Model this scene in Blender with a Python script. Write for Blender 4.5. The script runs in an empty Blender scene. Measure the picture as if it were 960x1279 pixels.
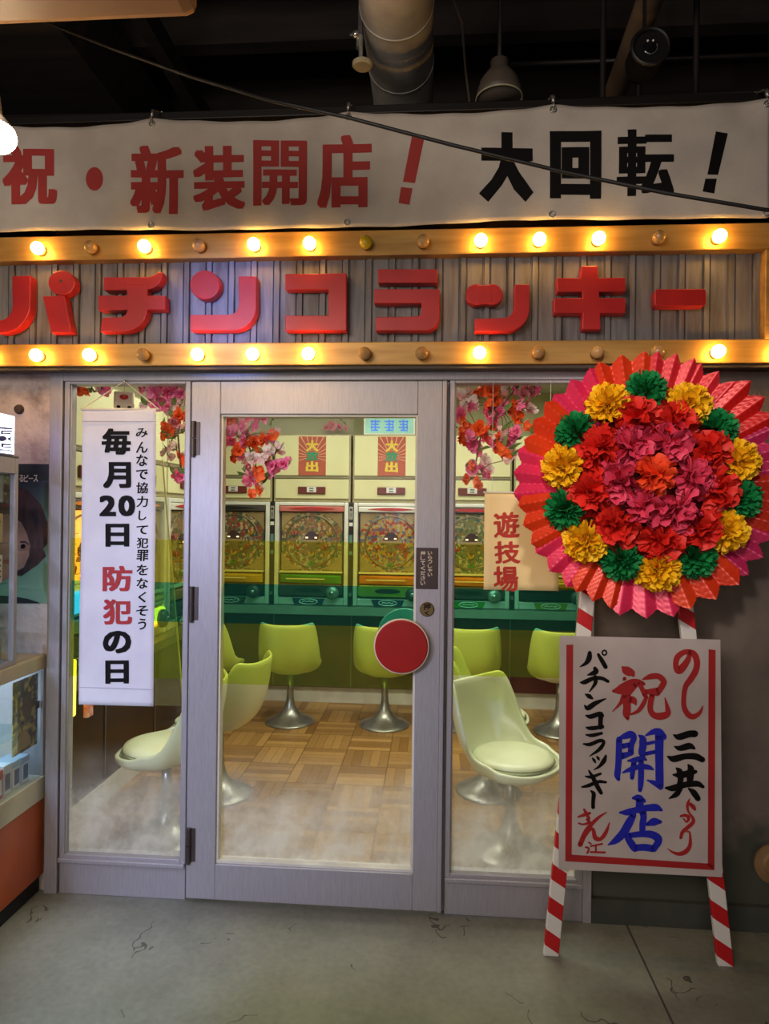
import bpy, bmesh, math, random
from mathutils import Vector, Matrix
import numpy as np
random.seed(7)
S = bpy.context.scene
COL = S.collection
PI = math.pi

# ---------------------------------------------------------------- camera
FPX, YAW, PITCH, ROLL = 834.0, .0726, .0015, .0117
CAM = np.array([0, -2.8, 1.66])
_F = np.array([-math.sin(YAW)*math.cos(PITCH), math.cos(YAW)*math.cos(PITCH), math.sin(PITCH)])
_r = np.array([math.cos(YAW), math.sin(YAW), 0]); _u = np.cross(_r, _F)
_R = math.cos(ROLL)*_r + math.sin(ROLL)*_u; _U = math.cos(ROLL)*_u - math.sin(ROLL)*_r
cd = bpy.data.cameras.new('camera'); cam = bpy.data.objects.new('camera', cd); COL.objects.link(cam)
cd.sensor_fit = 'HORIZONTAL'; cd.sensor_width = 36; cd.lens = FPX/960*36
cam.matrix_world = Matrix(((_R[0], _U[0], -_F[0], CAM[0]), (_R[1], _U[1], -_F[1], CAM[1]), (_R[2], _U[2], -_F[2], CAM[2]), (0, 0, 0, 1)))
S.camera = cam

# ---------------------------------------------------------------- light and exposure
S.view_settings.view_transform = 'Standard'; S.view_settings.look = 'None'
S.view_settings.gamma = 1; S.view_settings.use_curve_mapping = False
S.view_settings.exposure = 0.15
S.cycles.use_denoising = True
S.cycles.max_bounces = 8; S.cycles.transparent_max_bounces = 24
S.cycles.sample_clamp_indirect = 4
W = bpy.data.worlds.new('world'); S.world = W; W.use_nodes = True
W.node_tree.nodes['Background'].inputs[0].default_value = (.5, .5, .6, 1)
W.node_tree.nodes['Background'].inputs[1].default_value = .012

def lamp(name, kind, loc, target, energy, color, size=.5, size_y=None, spot=60, blend=.6):
    l = bpy.data.lights.new(name, kind); l.energy = energy; l.color = color
    if kind == 'AREA':
        l.shape = 'RECTANGLE'; l.size = size; l.size_y = size_y or size
    else:
        l.shadow_soft_size = size
    if kind == 'SPOT':
        l.spot_size = math.radians(spot); l.spot_blend = blend
    o = bpy.data.objects.new(name, l); COL.objects.link(o); o.location = loc
    d = Vector(target) - Vector(loc); o.rotation_euler = d.to_track_quat('-Z', 'Y').to_euler()
    return o

lamp('hall_light', 'AREA', (-1.5, -4.0, 2.9), (-.2, 0, 1.5), 48, (1, .88, .78), 1.4, .9)
lamp('hall_light_low', 'AREA', (-.2, -4.6, 1.9), (.1, 0, 1.3), 20, (1, .90, .82), 1.6, .8)
lamp('cool_spot', 'SPOT', (-2.05, -3.3, 2.0), (-.98, 0, .95), 250, (.50, .58, 1), .05, spot=42, blend=1)
lamp('floor_beam', 'SPOT', (-.35, -2.3, 3.3), (-1.12, -.50, 0), 330, (.55, .66, 1), .08, spot=17, blend=1)
lamp('sign_spot', 'SPOT', (-.9, -3.0, 2.3), (-.87, 0, 2.50), 430, (.22, .32, 1), .05, spot=13, blend=1)
lamp('warm_spot', 'SPOT', (-1.25, -1.9, 2.9), (.2, 0, 2.45), 30, (1, .72, .45), .05, spot=90, blend=.8)
lamp('flower_spot', 'SPOT', (.05, -2.9, 2.9), (.72, -.25, 1.82), 125, (1, .93, .85), .1, spot=25, blend=.7)
lamp('parlour_light', 'AREA', (-.2, .95, 2.66), (-.2, .95, 0), 38, (1, .99, .82), 2.4, .5)
lamp('parlour_light_rear', 'AREA', (-.2, 2.15, 2.66), (-.2, 2.15, 0), 21, (1, .99, .82), 2.6, .4)

# ---------------------------------------------------------------- helpers
def ray(px, py): return _F + _R*(px-480)/FPX - _U*(py-639.5)/FPX
def on(px, py, y=0., k=0.):
    """the point of the upright (or leaning: y + k*z) surface that the photograph shows at a pixel"""
    d = ray(px, py); t = (y + k*CAM[2] - CAM[1])/(d[1] - k*d[2]); return Vector(CAM + d*t)

def col(r, g, b): 
    f = lambda c: (c/255/12.92 if c/255 <= .04045 else ((c/255+.055)/1.055)**2.4)
    return (f(r), f(g), f(b), 1)

MATS = {}
def mat(name, c, rough=.5, metal=0., c2=None, scale=8., detail=4., bump=0., bscale=None, emit=0., ec=None, spec=.5, stretch=None, contrast=(.35, .65), coat=0., sub=0.):
    if name in MATS: return MATS[name]
    m = bpy.data.materials.new(name); m.use_nodes = True; nt = m.node_tree; N = nt.nodes; L = nt.links
    b = N['Principled BSDF']
    b.inputs['Base Color'].default_value = c; b.inputs['Roughness'].default_value = rough; b.inputs['Metallic'].default_value = metal
    b.inputs['Specular IOR Level'].default_value = spec; b.inputs['Coat Weight'].default_value = coat
    if c2 is None: c2 = tuple(x*.86 for x in c[:3]) + (1,)
    tc = N.new('ShaderNodeTexCoord'); src = tc.outputs['Object']
    if stretch:
        mp = N.new('ShaderNodeMapping'); mp.inputs['Scale'].default_value = stretch; L.new(src, mp.inputs[0]); src = mp.outputs[0]
    nz = N.new('ShaderNodeTexNoise'); nz.inputs['Scale'].default_value = scale; nz.inputs['Detail'].default_value = detail
    L.new(src, nz.inputs['Vector'])
    rp = N.new('ShaderNodeMapRange'); rp.inputs[1].default_value = contrast[0]; rp.inputs[2].default_value = contrast[1]
    L.new(nz.outputs[0], rp.inputs[0])
    mx = N.new('ShaderNodeMix'); mx.data_type = 'RGBA'; mx.inputs[6].default_value = c; mx.inputs[7].default_value = c2
    L.new(rp.outputs[0], mx.inputs[0]); L.new(mx.outputs[2], b.inputs['Base Color'])
    if bump:
        n2 = N.new('ShaderNodeTexNoise'); n2.inputs['Scale'].default_value = bscale or scale*3; n2.inputs['Detail'].default_value = 5
        L.new(src, n2.inputs['Vector'])
        bp = N.new('ShaderNodeBump'); bp.inputs['Strength'].default_value = bump; bp.inputs['Distance'].default_value = .02
        L.new(n2.outputs[0], bp.inputs['Height']); L.new(bp.outputs[0], b.inputs['Normal'])
    if emit:
        b.inputs['Emission Color'].default_value = ec or c; b.inputs['Emission Strength'].default_value = emit
    MATS[name] = m; m['mix'] = 1
    return m

class MB:
    def __init__(s): s.v = []; s.f = []
    def add(s, vs, fs):
        n = len(s.v); s.v += [tuple(v) for v in vs]; s.f += [tuple(i+n for i in f) for f in fs]; return s
    def box(s, x0, x1, y0, y1, z0, z1):
        return s.add([(x, y, z) for x in (x0, x1) for y in (y0, y1) for z in (z0, z1)],
                     [(0, 1, 3, 2), (4, 6, 7, 5), (0, 4, 5, 1), (2, 3, 7, 6), (0, 2, 6, 4), (1, 5, 7, 3)])
    def cyl(s, a, b, r, r2=None, n=16, cap=True):
        a, b = Vector(a), Vector(b); d = (b-a).normalized(); r2 = r if r2 is None else r2
        q = d.to_track_quat('Z', 'Y'); vs = []
        for c, rr in ((a, r), (b, r2)):
            vs += [c + q @ Vector((rr*math.cos(2*PI*i/n), rr*math.sin(2*PI*i/n), 0)) for i in range(n)]
        fs = [(i, (i+1) % n, n+(i+1) % n, n+i) for i in range(n)]
        if cap: fs += [tuple(range(n))[::-1], tuple(range(n, 2*n))]
        return s.add(vs, fs)
    def tube(s, pts, r, n=8, cap=True):
        pts = [Vector(p) for p in pts]; m = len(pts); vs = []; up = None
        for i, p in enumerate(pts):
            d = (pts[min(i+1, m-1)] - pts[max(i-1, 0)]).normalized()
            if up is None: up = Vector((0, 0, 1)) if abs(d.z) < .9 else Vector((1, 0, 0))
            sd = d.cross(up).normalized(); up = sd.cross(d).normalized()
            rr = r[i] if isinstance(r, (list, tuple)) else r
            vs += [p + sd*rr*math.cos(2*PI*k/n) + up*rr*math.sin(2*PI*k/n) for k in range(n)]
        fs = [(i*n+k, i*n+(k+1) % n, (i+1)*n+(k+1) % n, (i+1)*n+k) for i in range(m-1) for k in range(n)]
        if cap: fs += [tuple(range(n))[::-1], tuple(range((m-1)*n, m*n))]
        return s.add(vs, fs)
    def lathe(s, prof, c=(0, 0, 0), axis='Z', n=32):
        vs = []; m = len(prof); c = Vector(c)
        for r, h in prof:
            for i in range(n):
                a = 2*PI*i/n
                p = (r*math.cos(a), r*math.sin(a), h)
                if axis == 'Y': p = (p[0], p[2], p[1])
                if axis == 'X': p = (p[2], p[0], p[1])
                vs.append(c + Vector(p))
        fs = [(i*n+k, i*n+(k+1) % n, (i+1)*n+(k+1) % n, (i+1)*n+k) for i in range(m-1) for k in range(n)]
        if prof[0][0] > 1e-5: fs.append(tuple(range(n))[::-1])
        if prof[-1][0] > 1e-5: fs.append(tuple(range((m-1)*n, m*n)))
        return s.add(vs, fs)
    def sphere(s, c, r, n=16, sc=(1, 1, 1)):
        pr = [(r*math.sin(PI*i/n), -r*math.cos(PI*i/n)) for i in range(n+1)]
        k = len(s.v); s.lathe(pr, (0, 0, 0), n=n*2)
        c = Vector(c)
        s.v[k:] = [(c.x+v[0]*sc[0], c.y+v[1]*sc[1], c.z+v[2]*sc[2]) for v in s.v[k:]]
        return s
    def torus(s, c, R, r, axis='Y', n=32, m=8, a0=0, a1=2*PI):
        pts = []
        full = abs(a1-a0-2*PI) < 1e-6
        for i in range(n+1):
            a = a0 + (a1-a0)*i/n
            p = (R*math.cos(a), R*math.sin(a), 0)
            if axis == 'Y': p = (p[0], 0, p[1])
            if axis == 'X': p = (0, p[0], p[1])
            pts.append(Vector(c)+Vector(p))
        return s.tube(pts, r, m, cap=not full)
    def prism(s, pts, d):
        """closed outline (3D points on a plane) thickened by vector d"""
        n = len(pts); d = Vector(d); P = [Vector(p) for p in pts]
        return s.add(P + [p+d for p in P], [tuple(range(n)), tuple(range(n, 2*n))[::-1]] + [(i, n+i, n+(i+1) % n, (i+1) % n) for i in range(n)])
    def poly(s, pts): return s.add(pts, [tuple(range(len(pts)))])
    def build(s, name, m, parent=None, off=None, smooth=False, bevel=0, mods=(), label=None, fix=True, angle=None):
        me = bpy.data.meshes.new(name)
        if off is not None:
            vs = [(v[0]-off[0], v[1]-off[1], v[2]-off[2]) for v in s.v]
        else: vs = s.v
        me.from_pydata(vs, [], s.f); me.validate()
        if fix:
            bm = bmesh.new(); bm.from_mesh(me); bmesh.ops.recalc_face_normals(bm, faces=bm.faces); bm.to_mesh(me); bm.free()
        me.materials.append(m)
        if smooth: me.shade_smooth()
        if angle: me.set_sharp_from_angle(angle=math.radians(angle))
        o = bpy.data.objects.new(name, me); COL.objects.link(o)
        if bevel:
            b = o.modifiers.new('bevel', 'BEVEL'); b.width = bevel; b.segments = 2; b.limit_method = 'ANGLE'
        for k, kw in mods:
            md = o.modifiers.new(k.lower(), k)
            for a, v in kw.items(): setattr(md, a, v)
        if parent is not None: o.parent = parent
        if label: o['label'] = label
        return o

def thing(name, label, cat, loc=(0, 0, 0), rz=0, group=None, kind=None):
    o = bpy.data.objects.new(name, None); COL.objects.link(o); o.empty_display_size = .05
    o.location = loc; o.rotation_euler = (0, 0, rz)
    o['label'] = label; o['category'] = cat
    if group: o['group'] = group
    if kind: o['kind'] = kind
    return o
def tag(o, label, cat, group=None, kind=None):
    o['label'] = label; o['category'] = cat
    if group: o['group'] = group
    if kind: o['kind'] = kind
    return o
def solo(mb, name, m, label, cat, group=None, kind=None, **kw):
    """a thing that is one mesh, its origin at the middle of its base"""
    a = np.array(mb.v); c = (a.min(0)+a.max(0))/2; c[2] = a[:, 2].min()
    o = mb.build(name, m, None, off=c, **kw); o.location = c
    return tag(o, label, cat, group, kind)
def dup(root, loc, rz=0, label=None, group=None, rot=None):
    r = root.copy(); COL.objects.link(r); r.location = loc; r.rotation_euler = rot or (0, 0, rz)
    if label: r['label'] = label
    if group: r['group'] = group
    for ch in list(root.children):
        c = ch.copy(); COL.objects.link(c); c.parent = r
        for g in list(ch.children):
            d = g.copy(); COL.objects.link(d); d.parent = c
    return r
def struct(mb, name, m, label=None, **kw):
    o = mb.build(name, m, None, **kw); o['kind'] = 'structure'
    if label: o['label'] = label
    return o

# ---- writing: glyph outlines from the built-in text curve, fattened by a pen, fitted into the box where they stand
_G = {}
def glyph(ch):
    if ch in _G: return _G[ch]
    cu = bpy.data.curves.new('tmp', 'FONT'); cu.body = ch; cu.resolution_u = 3
    o = bpy.data.objects.new('tmp', cu); COL.objects.link(o)
    dg = bpy.context.evaluated_depsgraph_get(); dg.update()
    me = bpy.data.meshes.new_from_object(o.evaluated_get(dg))
    r = ([(v.co.x, v.co.y) for v in me.vertices], [tuple(p.vertices) for p in me.polygons])
    bpy.data.objects.remove(o); bpy.data.curves.remove(cu); bpy.data.meshes.remove(me)
    _G[ch] = r; return r
def write(mb, ch, box, at, pen=(0, 0), shear=0., tilt=0., npen=8, square=False):
    """box = (x0,y0,x1,y1) in pixels of the photograph; at(px,py) -> point on the surface"""
    vs, fs = glyph(ch)
    offs = [(0, 0)]
    if pen[0] or pen[1]:
        offs = []
        for i in range(0 if square else npen):
            a = 2*PI*(i+.5)/npen; ox, oy = pen[0]*math.cos(a), pen[1]*math.sin(a)
            offs.append((ox*math.cos(tilt)-oy*math.sin(tilt), ox*math.sin(tilt)+oy*math.cos(tilt)))
        if square: offs = [(a*pen[0], b*pen[1]) for a in (-1, -.5, 0, .5, 1) for b in (-1, -.5, 0, .5, 1) if max(abs(a), abs(b)) == 1]
    P = [[(x+dx+shear*y, y+dy) for x, y in vs] for dx, dy in offs]
    xs = [p[0] for q in P for p in q]; ys = [p[1] for q in P for p in q]
    a, b, c, d = min(xs), max(xs), min(ys), max(ys)
    for k, q in enumerate(P):
        mb.add([Vector(at(box[0]+(x-a)/(b-a)*(box[2]-box[0]), box[3]-(y-c)/(d-c)*(box[3]-box[1])))+Vector((0, -.00008*k, 0)) for x, y in q], fs)
def brush(mb, pts, at, n=6, closed_ends=True):
    """a brush stroke: pts = [(px,py,halfwidth)...] smoothed, laid on the surface"""
    P = [np.array(p, float) for p in pts]
    if len(P) > 2:
        Q = []
        E = [2*P[0]-P[1]] + P + [2*P[-1]-P[-2]]
        for i in range(1, len(E)-2):
            for k in range(n):
                t = k/n; p0, p1, p2, p3 = E[i-1:i+3]
                Q.append(.5*((2*p1) + (-p0+p2)*t + (2*p0-5*p1+4*p2-p3)*t*t + (-p0+3*p1-3*p2+p3)*t**3))
        Q.append(P[-1]); P = Q
    m = len(P); Lf, Rt = [], []
    for i, p in enumerate(P):
        d = P[min(i+1, m-1)][:2]-P[max(i-1, 0)][:2]; d = d/(np.linalg.norm(d)+1e-9); nn = np.array([-d[1], d[0]])
        w = max(p[2], .15); Lf.append(p[:2]+nn*w); Rt.append(p[:2]-nn*w)
    vs = [at(*q) for q in Lf] + [at(*q) for q in Rt]
    mb.add(vs, [(i, i+1, m+i+1, m+i) for i in range(m-1)])
    for p in (P[0], P[-1]):
        w = max(p[2], .15)*.98
        if w > .6: mb.add([at(p[0]+w*math.cos(2*PI*k/10), p[1]+w*math.sin(2*PI*k/10)) for k in range(10)], [tuple(range(10))])

# ---------------------------------------------------------------- materials
def node_mat(name):
    m = bpy.data.materials.new(name); m.use_nodes = True; nt = m.node_tree
    return m, nt.nodes, nt.links, nt.nodes['Principled BSDF']
def math_node(N, L, op, a, b=None):
    n = N.new('ShaderNodeMath'); n.operation = op
    for i, x in enumerate((a, b)):
        if x is None: continue
        if isinstance(x, (int, float)): n.inputs[i].default_value = x
        else: L.new(x, n.inputs[i])
    return n.outputs[0]

def concrete():
    m, N, L, b = node_mat('concrete_floor')
    tc = N.new('ShaderNodeTexCoord'); o = tc.outputs['Object']
    n1 = N.new('ShaderNodeTexNoise'); n1.inputs['Scale'].default_value = 1.6; n1.inputs['Detail'].default_value = 8; n1.inputs['Roughness'].default_value = .65; L.new(o, n1.inputs[0])
    n2 = N.new('ShaderNodeTexNoise'); n2.inputs['Scale'].default_value = 38; n2.inputs['Detail'].default_value = 6; L.new(o, n2.inputs[0])
    cr = N.new('ShaderNodeValToRGB'); cr.color_ramp.elements[0].position = .3; cr.color_ramp.elements[0].color = col(98, 98, 88); cr.color_ramp.elements[1].position = .7; cr.color_ramp.elements[1].color = col(142, 142, 128)
    mixn = math_node(N, L, 'ADD', math_node(N, L, 'MULTIPLY', n1.outputs[0], .75), math_node(N, L, 'MULTIPLY', n2.outputs[0], .25)); L.new(mixn, cr.inputs[0])
    sx = N.new('ShaderNodeSeparateXYZ'); L.new(o, sx.inputs[0])
    # expansion joint of the slab and a few hairline cracks
    j = math_node(N, L, 'LESS_THAN', math_node(N, L, 'ABSOLUTE', math_node(N, L, 'SUBTRACT', sx.outputs[0], .802)), .004)
    wv = N.new('ShaderNodeTexNoise'); wv.inputs['Scale'].default_value = 9; L.new(o, wv.inputs[0])
    va = N.new('ShaderNodeVectorMath'); va.operation = 'ADD'; L.new(o, va.inputs[0])
    vs = N.new('ShaderNodeVectorMath'); vs.operation = 'SCALE'; vs.inputs['Scale'].default_value = .22; L.new(wv.outputs['Color'], vs.inputs[0]); L.new(vs.outputs[0], va.inputs[1])
    vo = N.new('ShaderNodeTexVoronoi'); vo.feature = 'DISTANCE_TO_EDGE'; vo.inputs['Scale'].default_value = 1.7; L.new(va.outputs[0], vo.inputs[0])
    n3 = N.new('ShaderNodeTexNoise'); n3.inputs['Scale'].default_value = 4.3; L.new(o, n3.inputs[0])
    c = math_node(N, L, 'MULTIPLY', math_node(N, L, 'LESS_THAN', vo.outputs[0], .0045), math_node(N, L, 'GREATER_THAN', n3.outputs[0], .57))
    mk = math_node(N, L, 'MAXIMUM', math_node(N, L, 'MULTIPLY', j, .8), math_node(N, L, 'MULTIPLY', c, .75))
    mx = N.new('ShaderNodeMix'); mx.data_type = 'RGBA'; L.new(mk, mx.inputs[0]); L.new(cr.outputs[0], mx.inputs[6]); mx.inputs[7].default_value = col(40, 38, 33)
    L.new(mx.outputs[2], b.inputs['Base Color']); b.inputs['Roughness'].default_value = .55
    bp = N.new('ShaderNodeBump'); bp.inputs['Strength'].default_value = .25; bp.inputs['Distance'].default_value = .01; L.new(mixn, bp.inputs['Height']); L.new(bp.outputs[0], b.inputs['Normal'])
    return m
def parquet():
    m, N, L, b = node_mat('parquet_floor')
    tc = N.new('ShaderNodeTexCoord'); sx = N.new('ShaderNodeSeparateXYZ'); L.new(tc.outputs['Object'], sx.inputs[0])
    s = .3
    X = math_node(N, L, 'DIVIDE', math_node(N, L, 'ADD', sx.outputs[0], 20+.38), s); Yy = math_node(N, L, 'DIVIDE', math_node(N, L, 'ADD', sx.outputs[1], 20.05), s)
    fx, fy = math_node(N, L, 'FLOOR', X), math_node(N, L, 'FLOOR', Yy)
    ck = math_node(N, L, 'MODULO', math_node(N, L, 'ADD', fx, fy), 2)
    def pick(a, c):
        mx = N.new('ShaderNodeMix'); mx.data_type = 'FLOAT'; L.new(ck, mx.inputs[0]); L.new(a, mx.inputs[2]); L.new(c, mx.inputs[3]); return mx.outputs[0]
    pl = math_node(N, L, 'MULTIPLY', pick(X, Yy), 5)
    idx = math_node(N, L, 'FLOOR', pl)
    wn = N.new('ShaderNodeTexWhiteNoise'); wn.noise_dimensions = '3D'
    cv = N.new('ShaderNodeCombineXYZ'); L.new(idx, cv.inputs[0]); L.new(fx, cv.inputs[1]); L.new(fy, cv.inputs[2]); L.new(cv.outputs[0], wn.inputs[0])
    fr = math_node(N, L, 'FRACT', pl)
    def edge(v, w): return math_node(N, L, 'LESS_THAN', math_node(N, L, 'MINIMUM', v, math_node(N, L, 'SUBTRACT', 1, v)), w)
    e = math_node(N, L, 'MAXIMUM', edge(fr, .03), math_node(N, L, 'MAXIMUM', edge(math_node(N, L, 'FRACT', X), .012), edge(math_node(N, L, 'FRACT', Yy), .012)))
    g = N.new('ShaderNodeTexNoise'); g.inputs['Scale'].default_value = 25; g.inputs['Detail'].default_value = 6; L.new(tc.outputs['Object'], g.inputs[0])
    cr = N.new('ShaderNodeValToRGB'); cr.color_ramp.elements[0].color = col(126, 88, 42); cr.color_ramp.elements[1].color = col(188, 146, 84)
    L.new(math_node(N, L, 'ADD', math_node(N, L, 'MULTIPLY', wn.outputs[0], .75), math_node(N, L, 'MULTIPLY', g.outputs[0], .25)), cr.inputs[0])
    mx = N.new('ShaderNodeMix'); mx.data_type = 'RGBA'; L.new(math_node(N, L, 'MULTIPLY', e, .6), mx.inputs[0]); L.new(cr.outputs[0], mx.inputs[6]); mx.inputs[7].default_value = col(70, 45, 20)
    L.new(mx.outputs[2], b.inputs['Base Color']); b.inputs['Roughness'].default_value = .4
    return m
def clear_glass(name, tint=(1, 1, 1, 1), refl=.05, haze=None, hazec=(1, 1, 1, 1)):
    """see-through pane: tinted transparency, a faint mirror reflection, and optional haze that scatters"""
    if name in MATS: return MATS[name]
    m = bpy.data.materials.new(name); m.use_nodes = True; N = m.node_tree.nodes; L = m.node_tree.links
    N.remove(N['Principled BSDF']); out = N['Material Output']
    t = N.new('ShaderNodeBsdfTransparent'); t.inputs[0].default_value = tint
    g = N.new('ShaderNodeBsdfGlossy'); g.inputs['Roughness'].default_value = .03; g.inputs[0].default_value = (.9, .9, .9, 1)
    fr = N.new('ShaderNodeLayerWeight'); fr.inputs[0].default_value = .25
    mx = N.new('ShaderNodeMixShader'); L.new(math_node(N, L, 'MULTIPLY', fr.outputs['Fresnel'], refl*4), mx.inputs[0]); L.new(t.outputs[0], mx.inputs[1]); L.new(g.outputs[0], mx.inputs[2])
    sh = mx.outputs[0]
    if haze:
        d = N.new('ShaderNodeBsdfDiffuse'); d.inputs[0].default_value = hazec
        tl = N.new('ShaderNodeBsdfTranslucent'); tl.inputs[0].default_value = hazec
        m2 = N.new('ShaderNodeMixShader'); m2.inputs[0].default_value = .55; L.new(d.outputs[0], m2.inputs[1]); L.new(tl.outputs[0], m2.inputs[2])
        m3 = N.new('ShaderNodeMixShader'); m3.inputs[0].default_value = haze if not callable(haze) else 0
        if callable(haze): L.new(haze(N, L), m3.inputs[0])
        L.new(sh, m3.inputs[1]); L.new(m2.outputs[0], m3.inputs[2]); sh = m3.outputs[0]
    L.new(sh, out.inputs[0]); MATS[name] = m
    return m
def fog_alpha(N, L):
    tc = N.new('ShaderNodeTexCoord'); sx = N.new('ShaderNodeSeparateXYZ'); L.new(tc.outputs['Object'], sx.inputs[0])
    n = N.new('ShaderNodeTexNoise'); n.inputs['Scale'].default_value = 5.5; n.inputs['Detail'].default_value = 7; n.inputs['Roughness'].default_value = .6; n.inputs['Distortion'].default_value = .15
    L.new(tc.outputs['Object'], n.inputs[0])
    mr = N.new('ShaderNodeMapRange'); mr.interpolation_type = 'SMOOTHSTEP'; mr.inputs[1].default_value = .68; mr.inputs[2].default_value = .22; L.new(sx.outputs[2], mr.inputs[0])
    nr = N.new('ShaderNodeMapRange'); nr.inputs[1].default_value = .34; nr.inputs[2].default_value = .68; L.new(n.outputs[0], nr.inputs[0])
    a = math_node(N, L, 'MULTIPLY', mr.outputs[0], math_node(N, L, 'ADD', math_node(N, L, 'MULTIPLY', nr.outputs[0], .72), .36))
    return math_node(N, L, 'MINIMUM', a, .85)

ALU = mat('aluminium', col(172, 168, 174), .42, .2, col(160, 156, 161), 30, 3, stretch=(14, 14, .6))
ALUD = mat('dark_aluminium', col(98, 94, 96), .45, .5, col(80, 77, 78), 20)
HINGE = mat('hinge_metal', col(88, 78, 76), .45, .6)
CLEAR = clear_glass('window_glass', (.97, .98, .97, 1), .03)
THIN = clear_glass('machine_glass', (.97, .97, .97, 1), .06)
FILM_Y = clear_glass('yellow_film', (.86, .85, .28, 1), .03, .06, (.75, .68, .08, 1))
FILM_T = clear_glass('teal_film', (.17, .58, .43, 1), .03, .09, (.03, .30, .22, 1))
FILM_L = clear_glass('lime_film', (.76, .84, .20, 1), .03, .13, (.26, .46, .09, 1))
FOG = clear_glass('misted_glass', (1, 1, 1, 1), .02, fog_alpha, (.95, .96, .90, 1))
CREAM = mat('cream_paint', col(218, 214, 168), .45, 0, col(208, 203, 154), 3)
WHITEM = mat('white_metal', col(225, 226, 215), .35, .2)
CHROME = mat('chrome', col(190, 190, 185), .22, .9)
SILVER = mat('silver_paint', col(178, 178, 170), .32, .75, col(150, 150, 142), 12)
BLACK = mat('black_plastic', col(24, 22, 22), .4)
DGREY = mat('dark_grey_plastic', col(70, 64, 62), .35)
MAROON = mat('maroon_panel', col(92, 42, 34), .4, 0, col(74, 32, 27), 4)
WHITE = mat('white_paint', col(222, 218, 205), .5)
CLOTH = mat('white_cloth', col(204, 192, 178), .85, 0, col(186, 174, 162), 5, bump=.08, bscale=120)
NOREN = mat('noren_cloth', col(226, 224, 232), .8, 0, col(214, 212, 224), 6, bump=.05, bscale=200)
INK = mat('black_ink', col(14, 11, 11), .7, spec=.2)
REDINK = mat('red_ink', col(178, 32, 34), .6)
BANRED = mat('banner_red', col(176, 52, 46), .7)
REDPAINT = mat('red_letter_paint', col(192, 36, 36), .42, 0, col(172, 28, 30), 6)
BLUEINK = mat('blue_ink', col(28, 34, 190), .55)
GOLD = mat('gold_board_paint', col(196, 152, 82), .42, .25, col(172, 128, 62), 5, stretch=(.6, 6, 6))
SHELL = mat('pale_green_shell', col(224, 230, 194), .28, 0, col(212, 219, 180), 3, coat=.3)
PAD = mat('pale_green_vinyl', col(228, 234, 196), .35, 0, col(216, 222, 182), 5)
BROWN = mat('brown_plate', col(58, 36, 36), .45)
RUBBER = mat('black_rubber', col(14, 13, 13), .55)

# ---------------------------------------------------------------- the setting
struct(MB().box(-2.6, 2.4, -3.6, .03, -.1, 0), 'floor', concrete())
struct(MB().box(-2.0, 1.7, .03, 3.1, -.1, 0), 'floor_parlour', parquet())
def wall_mat(name, c1, c2, c3, zlow=None, clow=None, bump=.5):
    m, N, L, b = node_mat(name)
    tc = N.new('ShaderNodeTexCoord'); o = tc.outputs['Object']
    n1 = N.new('ShaderNodeTexNoise'); n1.inputs['Scale'].default_value = 3; n1.inputs['Detail'].default_value = 9; n1.inputs['Roughness'].default_value = .62; L.new(o, n1.inputs[0])
    cr = N.new('ShaderNodeValToRGB'); e = cr.color_ramp.elements; e[0].position = .36; e[0].color = c3; e[1].position = .62; e[1].color = c1
    k = e.new(.47); k.color = c2; L.new(n1.outputs[0], cr.inputs[0]); cc = cr.outputs[0]
    if zlow:
        sx = N.new('ShaderNodeSeparateXYZ'); L.new(o, sx.inputs[0])
        n3 = N.new('ShaderNodeTexNoise'); n3.inputs['Scale'].default_value = 6; n3.inputs['Detail'].default_value = 6; L.new(o, n3.inputs[0])
        zz = math_node(N, L, 'ADD', sx.outputs[2], math_node(N, L, 'MULTIPLY', math_node(N, L, 'SUBTRACT', n3.outputs[0], .5), .5))
        mr = N.new('ShaderNodeMapRange'); mr.interpolation_type = 'SMOOTHSTEP'; mr.inputs[1].default_value = zlow+.12; mr.inputs[2].default_value = zlow-.1; L.new(zz, mr.inputs[0])
        mx = N.new('ShaderNodeMix'); mx.data_type = 'RGBA'; L.new(mr.outputs[0], mx.inputs[0]); L.new(cc, mx.inputs[6]); mx.inputs[7].default_value = clow; cc = mx.outputs[2]
    L.new(cc, b.inputs['Base Color']); b.inputs['Roughness'].default_value = .8
    n2 = N.new('ShaderNodeTexNoise'); n2.inputs['Scale'].default_value = 26; n2.inputs['Detail'].default_value = 6; L.new(o, n2.inputs[0])
    bp = N.new('ShaderNodeBump'); bp.inputs['Strength'].default_value = bump; bp.inputs['Distance'].default_value = .02; L.new(n2.outputs[0], bp.inputs['Height']); L.new(bp.outputs[0], b.inputs['Normal'])
    return m
PLASTER = wall_mat('peeling_plaster', col(226, 208, 196), col(200, 182, 172), col(140, 124, 116))
struct(MB().box(-2.6, -1.657, 0, .12, 0, 2.9), 'wall_left', PLASTER)
struct(MB().box(.655, 2.4, 0, .12, 0, 2.9), 'wall_right', wall_mat('grey_render', col(128, 114, 104), col(117, 104, 96), col(104, 93, 87), .36, col(74, 76, 65), .12))
struct(MB().box(-2.6, 2.4, 0, .12, 2.275, 3.25).box(-2.6, 2.4, .0, .12, 3.25, 3.3), 'wall_front', mat('dark_fascia', col(70, 62, 56), .8))
struct(MB().box(.66, 2.4, -.025, -.0005, .0, .10), 'baseboard_right', mat('dark_skirting', col(72, 74, 66), .7, 0, col(56, 58, 50), 5, bump=.2))
WALLIN = mat('parlour_wall_paint', col(186, 184, 140), .7)
struct(MB().box(-2.0, 1.7, 3.1, 3.2, 0, 2.8), 'wall_back', WALLIN)
struct(MB().box(-2.1, -2.0, .12, 3.1, 0, 2.8), 'wall_parlour_left', WALLIN)
struct(MB().box(1.7, 1.8, .12, 3.1, 0, 2.8), 'wall_parlour_right', WALLIN)
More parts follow.
